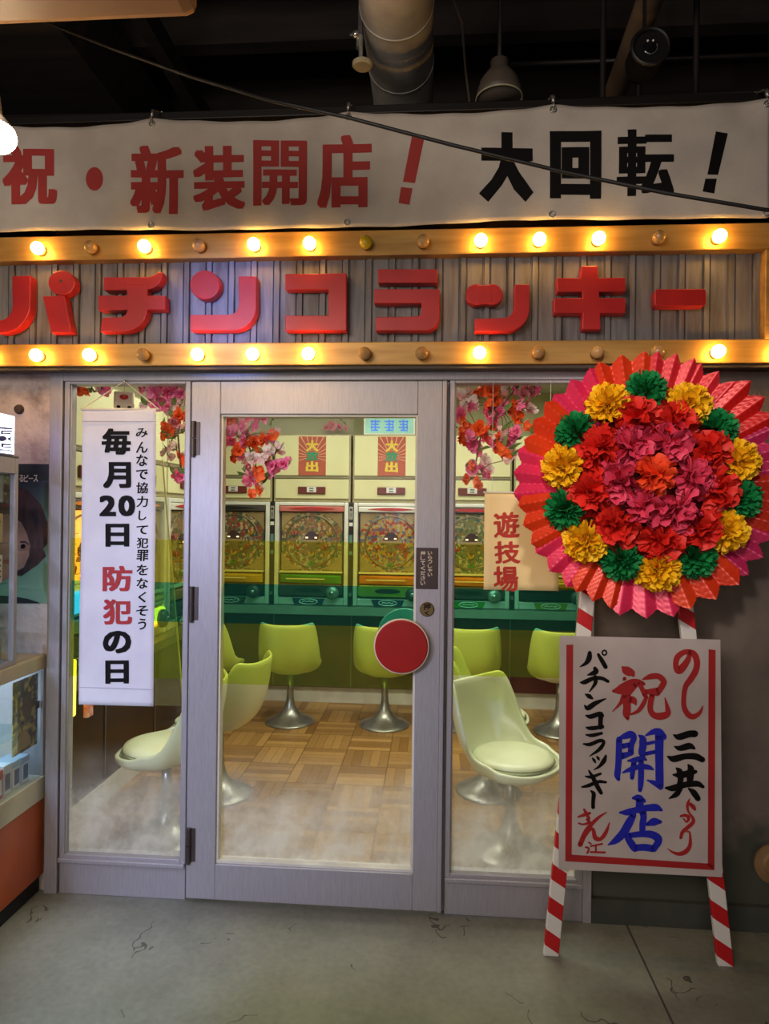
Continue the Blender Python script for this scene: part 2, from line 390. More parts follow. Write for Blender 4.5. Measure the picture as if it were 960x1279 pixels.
struct(MB().box(-2.1, 1.8, .12, 3.2, 2.72, 2.8), 'ceiling_parlour', mat('parlour_ceiling', col(200, 198, 180), .8))
struct(MB().box(-2.6, 2.6, -3.6, 5, 4.45, 4.5), 'ceiling', mat('black_ceiling', col(26, 20, 18), .9))
struct(MB().box(-2.6, 2.6, 4.9, 5, 2.8, 4.45), 'wall_far', mat('black_far_wall', col(22, 17, 15), .9))
struct(MB().box(-1.98, 1.66, 2.985, 3.0, 0, .14).box(-1.98, -1.83, 2.9, 3.0, 0, .02), 'baseboard_back', WHITE)
struct(MB().box(-1.86, -1.835, .125, 2.98, 0, .12), 'baseboard_left', WHITE)

# ---------------------------------------------------------------- shopfront: frame, two side windows, glazed door
fr = MB()
fr.box(-1.657, -1.60, -.03, .07, 0, 2.275).box(.625, .66, -.03, .07, 0, 2.275)
fr.box(-1.60, .625, -.03, .07, 2.213, 2.275).box(-1.0358, -1.0245, .0, .05, 0, 2.213).box(.0525, .0638, .0, .05, 0, 2.213)
struct(fr, 'trim_1', ALU, bevel=.004)
def window(name, x0, x1, zb, zt, sub):
    r = thing(name, sub, 'window', ((x0+x1)/2, 0, 0), kind='structure'); off = r.location
    m = MB(); w = .022
    m.box(x0-w, x0, -.022, .04, .155, zt).box(x1, x1+w, -.022, .04, .155, zt).box(x0, x1, -.022, .04, zt-.012, zt).box(x0, x1, -.022, .04, .155, .172)
    m.box(x0-.004+0, x0+.006, -.012, .03, .172, zt-.012).box(x1-.006, x1+.004, -.012, .03, .172, zt-.012)
    m.build('frame', ALU, r, off, bevel=.003)
    MB().box(x0-w, x1+w, -.018, .04, 0, .150).box(x0-w, x1+w, -.036, .04, .140, .158).build('sill_panel', ALU, r, off, bevel=.003)
    MB().box(x0, x1, .008, .014, .165, zt).build('glass', CLEAR, r, off)
    films(r, x0, x1, off, .935 if x0 < 0 else .985); return r
def films(r, x0, x1, off, zb=.935):
    for z0, z1, m, nm in ((1.35, 1.535, FILM_Y, 'yellow_film'), (1.18, 1.35, FILM_T, 'teal_film'), (zb, 1.18, FILM_L, 'lime_film')):
        MB().poly([(x0, .0072, z0), (x1, .0072, z0), (x1, .0072, z1), (x0, .0072, z1)]).build(nm, m, r, off)
    MB().poly([(x0, .0066, .17), (x1, .0066, .17), (x1, .0066, .70), (x0, .0066, .70)]).build('mist_film', FOG, r, off)
window('window_1', -1.572, -1.058, .157, 2.213, 'glazed side window left of the door with coloured film bands')
window('window_2', .086, .603, .157, 2.213, 'glazed side window right of the door with coloured film bands')

dr = thing('door_1', 'aluminium framed glass door with a round red handle', 'door', (-.485, 0, 0), kind='structure'); off = dr.location
x0, x1 = -1.024, .052
MB().box(x0, -.899, -.042, .012, .022, 2.207).box(-.067, x1-.018, -.042, .012, .022, 2.207).build('stile', ALU, dr, off, bevel=.003)
MB().box(x1-.018, x1, -.05, .012, .022, 2.207).build('edge_strip', ALU, dr, off, bevel=.004)
MB().box(-.899, -.067, -.042, .012, 2.069, 2.207).box(-.899, -.067, -.042, .012, .022, .172).build('rail', ALU, dr, off, bevel=.003)
MB().box(-.899, -.890, -.03, .012, .172, 2.069).box(-.076, -.067, -.03, .012, .172, 2.069).box(-.89, -.076, -.03, .012, 2.060, 2.069).box(-.89, -.076, -.03, .012, .172, .182).build('glazing_bead', WHITE, dr, off)
MB().box(-.892, -.074, .008, .0105, .18, 2.064).build('glass', CLEAR, dr, off)
films(dr, -.892, -.074, off, .92)
for zc in (on(247, 549)[2], on(247, 752)[2], on(247, 1049)[2]):
    h = MB().cyl((-1.012, -.05, zc-.072), (-1.012, -.05, zc-.002), .0105).cyl((-1.012, -.05, zc+.002), (-1.012, -.05, zc+.072), .0105).cyl((-1.012, -.05, zc-.08), (-1.012, -.05, zc-.072), .007)
    h.box(-1.02, -.985, -.046, -.041, zc-.07, zc+.07).build('hinge', HINGE, dr, off, smooth=True, angle=40)
c = on(501, 808, -.085)
hd = MB().lathe([(0, 0), (.104, 0), (.108, -.006), (.108, -.016), (.104, -.02), (0, -.02)][::-1], (c.x, c.y+.02, c.z), 'Y', 48).build('pull_handle', mat('handle_red', col(165, 28, 26), .3, coat=.2), dr, off, smooth=True, angle=40)
MB().torus((c.x, c.y+.01, c.z), .109, .005, 'Y', 48).build('rim', mat('cream_rim', col(225, 200, 180), .4), hd, off, smooth=True)
MB().cyl((c.x+.08, -.042, c.z), (c.x+.08, c.y+.018, c.z), .02).build('mount', CHROME, hd, off, smooth=True, angle=40)
hd2 = MB().lathe([(0, 0), (.112, 0), (.115, .008), (.112, .016), (0, .016)], (c.x+.005, .055, c.z+.022), 'Y', 48).build('inner_handle', mat('inner_handle_green', col(200, 206, 190), .4), dr, off, smooth=True, angle=40)
MB().cyl((c.x+.085, .012, c.z+.022), (c.x+.085, .056, c.z+.022), .02).build('mount', CHROME, hd2, off, smooth=True, angle=40)
p0, p1 = on(519.5, 684, -.044), on(546.5, 736, -.044)
pl = MB().box(p0.x, p1.x, -.046, -.042, p1.z, p0.z).build('notice_plate', BROWN, dr, off, bevel=.002)
t = MB(); at = lambda x, y: on(x, y, -.0467)
for i, ch in enumerate('いらっしゃい'): write(t, ch, (534, 688.5+i*5.4, 539.5, 693+i*5.4), at, (.02, .02))
for i, ch in enumerate('押してください'): write(t, ch, (525, 688.5+i*6.2, 531, 693.6+i*6.2), at, (.02, .02))
t.build('lettering', mat('plate_lettering', col(226, 206, 180), .5), pl, off)
c = on(533, 761, -.044)
lk = MB().lathe([(0, -.008), (.026, -.008), (.030, -.004), (.030, 0), (0, 0)], (c.x, -.042, c.z), 'Y', 32).build('lock_disc', mat('bronze', col(120, 100, 66), .4, .7), dr, off, smooth=True, angle=40)
t = MB(); at = lambda x, y: on(x, y, -.0508)
write(t, '押', (528.5, 753.5, 537.5, 762), at, (.03, .03)); write(t, 'く', (530, 763, 536, 768.5), at, (.05, .05)); t.build('lettering', INK, lk, off)

# ---------------------------------------------------------------- ceiling gear above the shopfront
JOIST = mat('dark_joist', col(44, 34, 29), .85, 0, col(30, 23, 20), 4, stretch=(.5, 4, 4))
for i, (y, z) in enumerate([(.05, 4.2), (.75, 4.2), (1.45, 4.2), (2.2, 4.2), (3.0, 4.2)]):
    struct(MB().box(-2.55, 2.55, y, y+.09, z, z+.25), 'trim_%d' % (i+2), JOIST)
struct(MB().box(-2.4, -1.62, -.3, 2.4, 3.72, 4.1), 'trim_8', JOIST)
struct(MB().box(-1.45, -1.38, -.2, 2.2, 3.98, 4.1), 'trim_9', JOIST)
o = solo(MB().box(.70, 2.3, .36, .43, 3.545, 3.60), 'ceiling_batten', mat('raw_wood', col(150, 112, 62), .7, 0, col(118, 84, 44), 4, stretch=(.4, 5, 5)), 'pale wooden batten running behind the top right of the banner', 'batten')
o = solo(MB().box(-2.3, .22, .42, .47, 3.535, 3.575), 'ceiling_batten', mat('dark_wood', col(84, 66, 54), .8), 'brown wooden batten running behind the banner, left of the pendant lamp', 'batten')
m = MB()
m.box(-2.5, 2.5, -.075, -.045, 3.30, 3.335); m.build('x', BLACK) if False else None
solo(m, 'banner_rail', mat('black_steel', col(30, 26, 25), .5, .4), 'long black steel rail the white banner hangs from', 'rail', bevel=.004)
o = solo(MB().tube([(-2.4, -.02, 3.37), (-1.2, -.02, 3.352), (0, -.02, 3.345), (1.2, -.02, 3.362), (2.3, -.02, 3.37)], .013), 'conduit_pipe', mat('black_pipe', col(34, 29, 28), .5), 'black pipe running just above the banner rail', 'pipe', smooth=True)
# big spiral duct
DUCT = mat('galvanised_duct', col(176, 172, 166), .65, .1, col(122, 116, 108), 4, 7, bump=.15, bscale=9)
dk = thing('air_duct', 'large round galvanised duct running overhead into the dark ceiling', 'duct', (-.17, .1, 3.71)); off = dk.location
MB().cyl((-.17, -1.1, 3.71), (-.17, 1.6, 3.71), .148, n=48).build('pipe', DUCT, dk, off, smooth=True, angle=40)
for y in (-.75, -.12, .22, .55, 1.0):
    MB().torus((-.17, y, 3.71), .1485, .0035, 'Y', 48).build('seam_ring', DUCT, dk, off, smooth=True)
for y in (-.4, 1.2):
    MB().box(-.176, -.164, y, y+.012, 3.855, 4.45).build('hanger_strap', ALUD, dk, off)
# small spotlight left of the duct
sp = thing('ceiling_spotlight', 'small metal spotlight hanging left of the round duct', 'spotlight', (-.315, -.1, 3.47)); off = sp.location
MB().lathe([(0, .012), (.03, .012), (.041, .004), (.041, -.006), (.034, -.012), (0, -.012)][::-1], (-.308, -.1, 3.485), n=32).build('head', mat('spot_cream', col(170, 160, 128), .5), sp, off, smooth=True, angle=40)
MB().cyl((-.315, -.1, 3.495), (-.315, -.1, 3.56), .009).cyl((-.32, -.1, 3.55), (-.32, -.1, 3.60), .014).build('stem', SILVER, sp, off, smooth=True, angle=40)
MB().sphere((-.335, -.11, 3.60), .016).box(-.36, -.335, -.115, -.105, 3.595, 3.605).build('clamp_knob', CHROME, sp, off, smooth=True)
MB().box(-.326, -.310, -.108, -.092, 3.60, 3.86).box(-.326, -.2, -.106, -.094, 3.845, 3.862).build('bracket', ALUD, sp, off)
# pendant lamp
pd = thing('pendant_lamp', 'unlit grey enamel pendant lamp hanging behind the banner', 'lamp', (.281, .3, 3.575)); off = pd.location
MB().lathe([(.106, 3.572), (.103, 3.60), (.088, 3.65), (.060, 3.69), (.042, 3.705), (.042, 3.745), (.030, 3.752), (.012, 3.755)], (.281, .3, 0), n=40).build('shade', mat('grey_enamel', col(96, 86, 76), .5), pd, off, smooth=True, mods=[('SOLIDIFY', dict(thickness=.004, offset=-1))])
MB().torus((.281, .3, 3.572), .105, .004, 'Z', 40).build('rim', mat('lamp_rim', col(190, 180, 150), .4), pd, off, smooth=True)
MB().sphere((.281, .3, 3.625), .034).build('bulb', mat('frosted_bulb', col(230, 210, 170), .3), pd, off, smooth=True)
MB().tube([(.281, .3, 3.75), (.281, .3, 4.45)], .010).build('stem', mat('lamp_stem', col(60, 54, 48), .6), pd, off, smooth=True)
solo(MB().tube([(.045, .1, 3.93), (.07, .1, 3.86), (.1, .12, 3.80), (.125, .3, 3.72), (.15, .42, 3.65), (.16, .47, 3.56), (.16, .47, 3.3)], .006), 'power_cable', mat('grey_cable', col(90, 80, 70), .6), 'thin grey cable drooping between the duct and the pendant lamp', 'cable', smooth=True)
# right pipe and the dark round fitting
solo(MB().cyl((.87, -.4, 3.84), (.94, 1.6, 3.84), .055, n=24), 'ceiling_pipe', mat('brown_pipe', col(112, 90, 70), .7, 0, col(92, 74, 58), 4), 'brown pipe running overhead right of the pendant lamp', 'pipe', smooth=True, angle=40)
ls = thing('round_spotlight', 'black round spotlight clamped below the brown ceiling pipe', 'spotlight', (.805, -.16, 3.44)); off = ls.location
MB().torus((.803, -.2, 3.445), .068, .008, 'Y', 36).lathe([(.066, 0), (.066, .10), (.045, .15), (0, .15)], (.803, -.195, 3.445), 'Y', 32).build('housing', BLACK, ls, off, smooth=True, angle=40)
MB().lathe([(0, -.012), (.02, -.010), (.034, 0), (.034, .02), (0, .02)], (.803, -.19, 3.442), 'Y', 28).build('lens', mat('dark_lens', col(20, 20, 22), .08), ls, off, smooth=True)
MB().torus((.803, -.20, 3.442), .026, .003, 'Y', 28, a0=-1.8, a1=.5).build('lens_ring', CHROME, ls, off, smooth=True)
for dx in (-.012, .008): MB().sphere((.803+dx, -.207, 3.462), .004).build('indicator', mat('white_led', col(230, 230, 225), .4), ls, off, smooth=True)
MB().box(.797, .809, -.13, -.118, 3.51, 3.80).build('bracket', BLACK, ls, off)
for i, (x, y, z0) in enumerate([(.735, .25, 3.3), (1.14, .25, 3.32), (.965, .5, 3.4)]):
    solo(MB().cyl((x, y, z0), (x, y, 4.45), .013), 'conduit_pipe', mat('black_pipe', col(34, 29, 28), .5),
         ['vertical black conduit just right of the pendant lamp', 'vertical black conduit at the far right of the ceiling', 'short thin black conduit between the brown pipe and far right conduit'][i], 'pipe', smooth=True, angle=40)
solo(MB().tube([(.3, .6, 3.93), (2.4, .6, 3.93)], .012), 'conduit_pipe', mat('black_pipe', col(34, 29, 28), .5), 'horizontal thin conduit crossing the dark ceiling on the right', 'pipe', smooth=True)
# hanging sign box whose lower edge enters the picture top left
hs = thing('hanging_sign_box', 'tan hanging sign box cut off by the top left edge', 'sign', (-.9, -1.42, 2.755)); off = hs.location
m = MB(); m.box(-1.45, -.53, -1.5, -1.34, 2.755, 3.05); m.build('box', mat('amber_sign_paint', col(168, 122, 78), .5, 0, col(140, 98, 60), 3), hs, off, bevel=.03)
MB().box(-1.40, -.57, -1.508, -1.497, 2.80, 3.0).build('face', mat('sign_face_cream', col(205, 170, 120), .5), hs, off)
for x in (-1.3, -.65): MB().cyl((x, -1.42, 3.05), (x, -1.42, 4.45), .008).build('hanger_rod', BLACK, hs, off)
# lit lamp at left edge
ll = thing('globe_lamp', 'glowing white pendant lamp cut off by the left edge', 'lamp', (-1.115, -1.2, 2.6)); off = ll.location
MB().sphere((-1.115, -1.2, 2.598), .055, sc=(1, 1, .72)).build('globe', mat('lit_globe', col(255, 244, 225), .3, emit=55, ec=(1, .80, .52, 1)), ll, off, smooth=True)
MB().lathe([(.050, 2.618), (.036, 2.636), (.022, 2.652), (.016, 2.70), (.0, 2.70)], (-1.115, -1.2, 0)).build('shade', mat('white_shade', col(230, 225, 215), .4), ll, off, smooth=True, mods=[('SOLIDIFY', dict(thickness=.003))])
MB().cyl((-1.115, -1.2, 2.7), (-1.115, -1.2, 4.45), .005).build('cord', RUBBER, ll, off)
# long black cable crossing in front of the banner
pts = [(-1.3, -1.0, 3.11)] + [on(x, y, -1.0) for x, y in [(45, 22), (140, 60), (240, 96), (340, 126), (435, 147), (560, 180), (700, 214), (830, 241), (955, 262)]] + [(1.2, -1.0, 2.42), (2.3, -1.0, 2.36)]
solo(MB().tube(pts, .0052), 'power_cable', RUBBER, 'long black cable sagging diagonally in front of the banner', 'cable', smooth=True)

# ---------------------------------------------------------------- banner
def ban_y(x, z):
    u = (z-2.81)/.44
    return -.155 - .012*math.sin(x*2.1+.6)*(.4+.6*math.sin(PI*min(max(u, 0), 1))) - .006*math.sin(x*7.3+1.7*u) - .004*math.sin(x*31)*max(0, u-.72)*3 - .004*math.sin(x*23+2)*max(0, .25-u)*3.2
HK = [-1.97, -1.163, -.356, .449, 1.255]
def ban_top(x):
    for a, b in zip(HK, HK[1:]):
        if x <= b: u = (x-a)/(b-a); return 3.262 - .028*math.sin(PI*u)
    return 3.262
def ban_bot(x): 
    for a, b in zip(HK, HK[1:]):
        if x <= b: u = (x-a)/(b-a); return 2.806 - .004*math.sin(PI*u) + .006*math.sin(x*3)
    return 2.806
bn = thing('banner', 'long white cloth banner with red and black lettering above the marquee', 'banner', (-.34, -.155, 2.8)); off = bn.location
m = MB(); nx, nz = 220, 26; X0, X1 = -1.97, 1.268
vs = []
for i in range(nx+1):
    x = X0+(X1-X0)*i/nx; a, b = ban_bot(x), ban_top(x)
    for k in range(nz+1): z = a+(b-a)*k/nz; vs.append((x, ban_y(x, z), z))
m.add(vs, [(i*(nz+1)+k, (i+1)*(nz+1)+k, (i+1)*(nz+1)+k+1, i*(nz+1)+k+1) for i in range(nx) for k in range(nz)])
m.build('cloth', CLOTH, bn, off, smooth=True, mods=[('SOLIDIFY', dict(thickness=.0012, offset=1))], fix=False)
def banner_text(mb):
    me = bpy.data.meshes.new('t'); me.from_pydata(mb.v, [], mb.f); bm = bmesh.new(); bm.from_mesh(me)
    a = np.array(mb.v)
    for ax in (0, 2):
        lo, hi = a[:, ax].min(), a[:, ax].max(); k = lo+.03
        while k < hi:
            co = [0, 0, 0]; co[ax] = k; no = [0, 0, 0]; no[ax] = 1
            bmesh.ops.bisect_plane(bm, geom=bm.verts[:]+bm.edges[:]+bm.faces[:], plane_co=co, plane_no=no); k += .03
    bm.verts.index_update()
    r = MB(); r.v = [(v.co.x, ban_y(v.co.x, v.co.z)-.0022+v.co.y+.155, v.co.z) for v in bm.verts]; r.f = [tuple(v.index for v in f.verts) for f in bm.faces]
    bm.free(); bpy.data.meshes.remove(me); return r
at = lambda x, y: on(x, y, -.155)
def ban_char(draw, m):
    t = MB(); draw(t); banner_text(t).build('character', m, bn, off)
bang = lambda t, q: t.poly([at(480+x/2, y/2) for x, y in q])
for ch, bx in (('祝', (4, 182, 72, 256)), ('新', (161, 180, 228, 266)), ('装', (240, 182, 306, 262)), ('開', (316, 175, 383, 257)), ('店', (396, 168, 464, 260))):
    ban_char(lambda t: write(t, ch, bx, at, (.032, .012) if ch == '開' else (.048, .020), square=True), BANRED)
ban_char(lambda t: t.poly([at(117+10.5*math.cos(2*PI*i/24), 222.5+15*math.sin(2*PI*i/24)) for i in range(24)]), BANRED)
ban_char(lambda t: (bang(t, [(70, 337), (101, 342), (76, 460), (46, 455)]), bang(t, [(41, 468), (70, 472), (62, 512), (35, 507)])), BANRED)
ban_char(lambda t: [bang(t, q) for q in ([(241, 374), (369, 374), (369, 407), (241, 407)], [(291, 334), (319, 334), (319, 382), (291, 382)],
    [(290, 400), (320, 400), (313, 432), (292, 468), (258, 509), (235, 488), (266, 454), (284, 424)], [(300, 400), (318, 400), (335, 434), (371, 484), (351, 508), (322, 478), (303, 440)])], INK)
for ch, bx in (('回', (686, 165, 750, 249)), ('転', (769, 164, 840, 246))):
    ban_char(lambda t: write(t, ch, bx, at, (.042, .018) if ch == '転' else (.066, .040), square=True), INK)
ban_char(lambda t: (bang(t, [(825, 331), (856, 335), (830, 440), (803, 440)]), bang(t, [(798, 450), (827, 450), (820, 487), (791, 482)])), INK)
for x in HK[1:]:
    for z in (ban_top(x)-.022, ban_bot(x)+.018):
        MB().torus((x, ban_y(x, z)-.002, z), .011, .0035, 'Y', 20, 6).build('grommet', SILVER, bn, off, smooth=True)
places = ['above the red lettering', 'over the middle of the banner', 'right of the pendant lamp', 'at the right end of the banner']
for x, pl in zip(HK[1:], places):
    z = ban_top(x)-.022; y = ban_y(x, z)-.006
    m = MB().torus((x, y, z+.012), .013, .0028, 'X', 16, 6).tube([(x, y, z+.024), (x+.004, y+.005, z+.05), (x-.004, y+.03, z+.07), (x, y+.065, z+.085), (x, -.055, 3.34), (x, -.06, 3.345)], .0035)
    m.cyl((x, y+.004, z+.03), (x, y+.012, z+.058), .007)
    solo(m, 'banner_hook', SILVER, 'small metal hook holding the banner up, ' + pl, 'hook', 'hooks along the banner rail', smooth=True)

# ---------------------------------------------------------------- marquee
mq = thing('marquee_sign', 'gold framed marquee sign with red raised letters and round bulbs', 'sign', (-.3, -.06, 2.255)); off = mq.location
XL, XR = -2.25, 1.36
RIB = mat('weathered_grey_panel', col(128, 124, 124), .55, .1, col(88, 78, 72), 4, 6, stretch=(7, 1, .8), contrast=(.42, .72), bump=.1)
m = MB(); prof = []; x = XL
while x < 1.268:
    for dx, dy in ((0, 0), (.050, 0), (.052, .008), (.057, .008), (.059, -.007), (.078, -.007), (.080, .008), (.084, .008), (.086, 0)):
        prof.append((x+dx, -.078+dy))
    x += .0955
vs = [(px, py, z) for px, py in prof for z in (2.34, 2.70)]
m.add(vs, [(2*i, 2*i+2, 2*i+3, 2*i+1) for i in range(len(prof)-1)])
m.build('ribbed_panel', RIB, mq, off, fix=False)
MB().box(XL, XR, -.062, -.002, 2.262, 2.79).build('back_box', mat('marquee_back', col(60, 52, 46), .7), mq, off)
for z0, z1 in ((2.697, 2.799), (2.256, 2.349)):
    MB().box(XL, XR, -.125, -.0625, z0, z1).build('frame_board', GOLD, mq, off, bevel=.004)
MB().box(1.268, XR, -.125, -.0625, 2.3495, 2.6965).build('frame_board', GOLD, mq, off, bevel=.004)
MB().box(XL, XR, -.11, -.0625, 2.243, 2.2555).build('under_lip', mat('dark_lip', col(66, 54, 42), .6), mq, off)
LIT = mat('lit_bulb', col(255, 236, 190), .3, emit=44, ec=(1, .52, .10, 1))
DEAD = mat('unlit_bulb', col(190, 150, 96), .25, 0, col(170, 130, 80), 5)
DEADY = mat('yellow_unlit_bulb', col(190, 165, 30), .3)
SOCK = mat('bulb_socket', col(120, 84, 40), .5)
xs = [-1.867] + [-1.6395 + .2268*i for i in range(13)]
litT = [0, 1, 0, 1, 0, 1, 1, 0, 0, 1, 1, 1, 0, 1]; litB = [1, 1, 1, 0, 1, 1, 1, 0, 0, 1, 0, 0, 0, 1]
bl = [(x, 2.736, l, i == 7) for i, (x, l) in enumerate(zip(xs, litT))] + [(x, 2.294, l, 0) for x, l in zip(xs, litB)]
bl += [(1.315, 2.294, 1, 0), (1.315, 2.44, 0, 0), (1.315, 2.59, 0, 0), (1.315, 2.736, 0, 0)]
for x, z, l, yv in bl:
    s = MB().lathe([(.021, 0), (.021, -.006), (.015, -.010), (0, -.010)], (x, -.1252, z), 'Y', 20).build('bulb_socket', SOCK, mq, off, smooth=True, angle=40)
    MB().lathe([(.012, 0), (.016, -.008), (.0235, -.018), (.026, -.028), (.0235, -.040), (.014, -.050), (0, -.053)], (x, -.130, z), 'Y', 20).build('bulb', LIT if l else DEADY if yv else DEAD, s, off, smooth=True, label='glowing bulb' if l else 'unlit yellow bulb' if yv else 'unlit bulb')
# raised red letters: outlines in the picture's own half-pixel units, set on the panel
YL = -.135
def A(cx, cy, rx, ry, a0, a1, n=8): return [(cx+rx*math.cos(math.radians(a0+(a1-a0)*i/n)), cy+ry*math.sin(math.radians(a0+(a1-a0)*i/n))) for i in range(n+1)]
def letter(name, polys, ox, oy=280, label=None):
    m = MB()
    for k, q in enumerate(polys):
        P = [on(ox+x/2, oy+y/2, YL-.0007*k) for x, y in q]; m.prism(P, (0, .05, 0))
    m.build('letter', REDPAINT, mq, off, bevel=.003, label=None)
letter('pa', [[(30, 130), (76, 128)] + A(2, 196, 74, 76, 0, 88)[1:] + [(-8, 272), (-8, 240)] + A(0, 196, 32, 44, 80, 10, 4) + [(30, 170)],
              [(106, 180), (160, 177), (178, 270), (128, 272)], A(153, 146, 33, 31, 0, 360, 28)[:-1]], 0)
letter('chi', [[(258, 132), (350, 132)] + A(360, 100, 44, 32, 90, 35, 5) + [(406, 120)] + A(362, 122, 44, 42, 0, 90, 6) + [(258, 165)],
               [(245, 178), (412, 178), (412, 213), (245, 215)],
               [(316, 150), (368, 150), (368, 205)] + A(310, 206, 58, 62, 0, 90, 8) + [(250, 269), (255, 233), (300, 232)] + A(300, 212, 18, 20, 90, 0, 4)], 0)
letter('n', [A(511, 151, 37, 36, 0, 360, 30)[:-1],
             [(475, 226), (570, 226)] + A(570, 200, 26, 26, 90, 0, 6) + [(596, 130), (640, 130), (640, 205)] + A(580, 206, 60, 60, 0, 90, 10) + [(475, 266)]], 0)
letter('ko', [[(712, 124), (865, 122), (865, 266), (712, 266), (712, 228), (820, 228), (820, 163), (712, 163)]], 0)
letter('ra', [[(470*2-960+4, 112), (132, 112), (132, 146), (-16, 146)], [(-26, 162), (138, 162), (138, 228)] + A(104, 230, 34, 36, 0, 90, 8) + [(-22, 266), (-22, 232), (84, 230), (92, 222), (92, 197), (-26, 197)]], 480)
letter('tsu', [A(230, 175, 27, 26, 0, 360, 26)[:-1], A(269, 175, 27, 26, 0, 360, 26)[:-1], [(230, 152), (269, 152), (269, 198), (230, 198)],
               [(225, 236), (296, 234)] + A(296, 206, 28, 28, 90, 0, 6) + [(325, 150), (362, 150), (362, 210)] + A(304, 212, 58, 56, 0, 90, 10) + [(225, 268)]], 480)
letter('ki', [[(430, 134), (490, 134), (492, 104), (533, 104), (534, 134), (602, 133), (602, 168), (536, 169), (537, 184), (602, 184), (602, 222), (538, 222), (540, 263), (494, 263), (495, 222), (424, 222), (424, 184), (494, 184), (494, 169), (432, 169)]], 480)
letter('bar', [A(683, 170, 8, 8, 180, 270, 4) + A(795, 169, 8, 8, -90, 0, 4) + A(795, 196, 8, 8, 0, 90, 4) + A(683, 197, 8, 8, 90, 180, 4)], 480)
MB().lathe([(0, -.004), (.006, -.003), (.006, 0), (0, 0)], on(76.5, 351, YL), 'Y', 16).build('letter_bolt', HINGE, mq, off)

# ---------------------------------------------------------------- hanging noren notice
nr = thing('hanging_notice', 'tall white hanging notice with black and red writing on the left window', 'notice', (-1.337, -.045, .83)); off = nr.location
YN = -.048
def nor_y(x, z): return YN - .003*math.sin((x+1.5)*9+z*2) - .002*math.sin(z*7)
m = MB(); nx, nz = 16, 60; zb, zt = .828, 2.092; vs = []
for i in range(nx+1):
    for k in range(nz+1):
        x = -1.498+.325*i/nx; z = zb+(zt-zb)*k/nz; vs.append((x, nor_y(x, z), z))
m.add(vs, [(i*(nz+1)+k, (i+1)*(nz+1)+k, (i+1)*(nz+1)+k+1, i*(nz+1)+k+1) for i in range(nx) for k in range(nz)])
m.build('cloth', NOREN, nr, off, smooth=True, mods=[('SOLIDIFY', dict(thickness=.001, offset=1))], fix=False)
for zc in (2.036, .902):
    MB().box(-1.498, -1.173, YN-.0062, YN-.0045, zc-.0016, zc+.0016).build('hem_stitch', mat('hem_thread', col(186, 184, 198), .8), nr, off)
MB().cyl((-1.505, -.046, 2.088), (-1.166, -.046, 2.088), .006).build('hanging_rod', WHITE, nr, off, smooth=True)
ap = on(155, 476, -.045)
MB().tube([(-1.50, -.046, 2.093), (ap.x, -.040, ap.z), (-1.17, -.046, 2.093)], .0025, 6).build('string', mat('string', col(220, 212, 190), .8), nr, off)
MB().sphere((ap.x, -.038, ap.z), .007).build('hook', CHROME, nr, off, smooth=True)
at = lambda x, y: (lambda p: Vector((p.x, nor_y(p.x, p.z)-.0022, p.z)))(on(x, y, YN))
c5 = lambda a, b, c, d: (60+a/3.76, 460+b/3.76, 60+c/3.76, 460+d/3.76)
c3 = lambda a, b, c, d: (80+a/3.43, 760+b/3.43, 80+c/3.43, 760+d/3.43)
B = (.044, .036)
def nor_char(m, *a, **k):
    t = MB(); write(t, *a, **k); t.build('character', m, nr, off, fix=False)
for ch, bx in (('毎', c5(252, 283, 390, 406)), ('月', c5(258, 440, 390, 563)), ('2', c5(240, 597, 318, 695)), ('0', c5(328, 597, 408, 695)), ('日', c5(268, 730, 380, 838)), ('の', c3(168, 95, 288, 192)), ('日', c3(178, 222, 278, 322))): nor_char(INK, ch, bx, at, B, square=True)
for ch, bx in (('防', c5(256, 928, 395, 1047)), ('犯', c5(260, 1085, 395, 1203))): nor_char(REDINK, ch, bx, at, (.036, .028), square=True)
rows = [(282, 325), (345, 398), (405, 460), (475, 522), (535, 588), (600, 652), (668, 714), (738, 780), (795, 845), (852, 906), (922, 972), (985, 1035), (1050, 1100), (1115, 1162), (1175, 1228)]
for ch, (a, b) in zip('みんなで協力して犯罪をなくそう', rows):
    w = 28 if ch not in 'しくう' else 19
    nor_char(INK, ch, c5(442-w, a, 442+w, b), at, (.030, .014), shear=.06, tilt=.5)

# ---------------------------------------------------------------- chairs
def shell_mesh():
    m = MB(); na, nr_ = 40, 14
    for j in range(nr_+1):
        t = j/nr_
        for i in range(na):
            a = 2*PI*i/na; ca, sa = math.cos(a), math.sin(a)       # a = 90 deg is the front
            rx = .235*abs(ca)**(.8 if sa > 0 else .62)*math.copysign(1, ca); ry = (.225 if sa > 0 else .235)*abs(sa)**.82*math.copysign(1, sa)
            bk = max(0, -sa); e = min(1, max(0, (bk-.08)/.60)); e = e*e*(3-2*e)
            zr = .455 + .04*abs(ca)**2*(sa < .3) + .355*e + .02*abs(ca)**2*(sa >= .3)
            r = 1-(1-t)**2.3
            z = .395 + (zr-.395)*t**(1.9+.5*e)
            lean = -.045*e*t**2
            m.v.append((rx*r, ry*r + lean, z))
    m.f = [(j*na+i, j*na+(i+1) % na, (j+1)*na+(i+1) % na, (j+1)*na+i) for j in range(nr_) for i in range(na)]
    return m
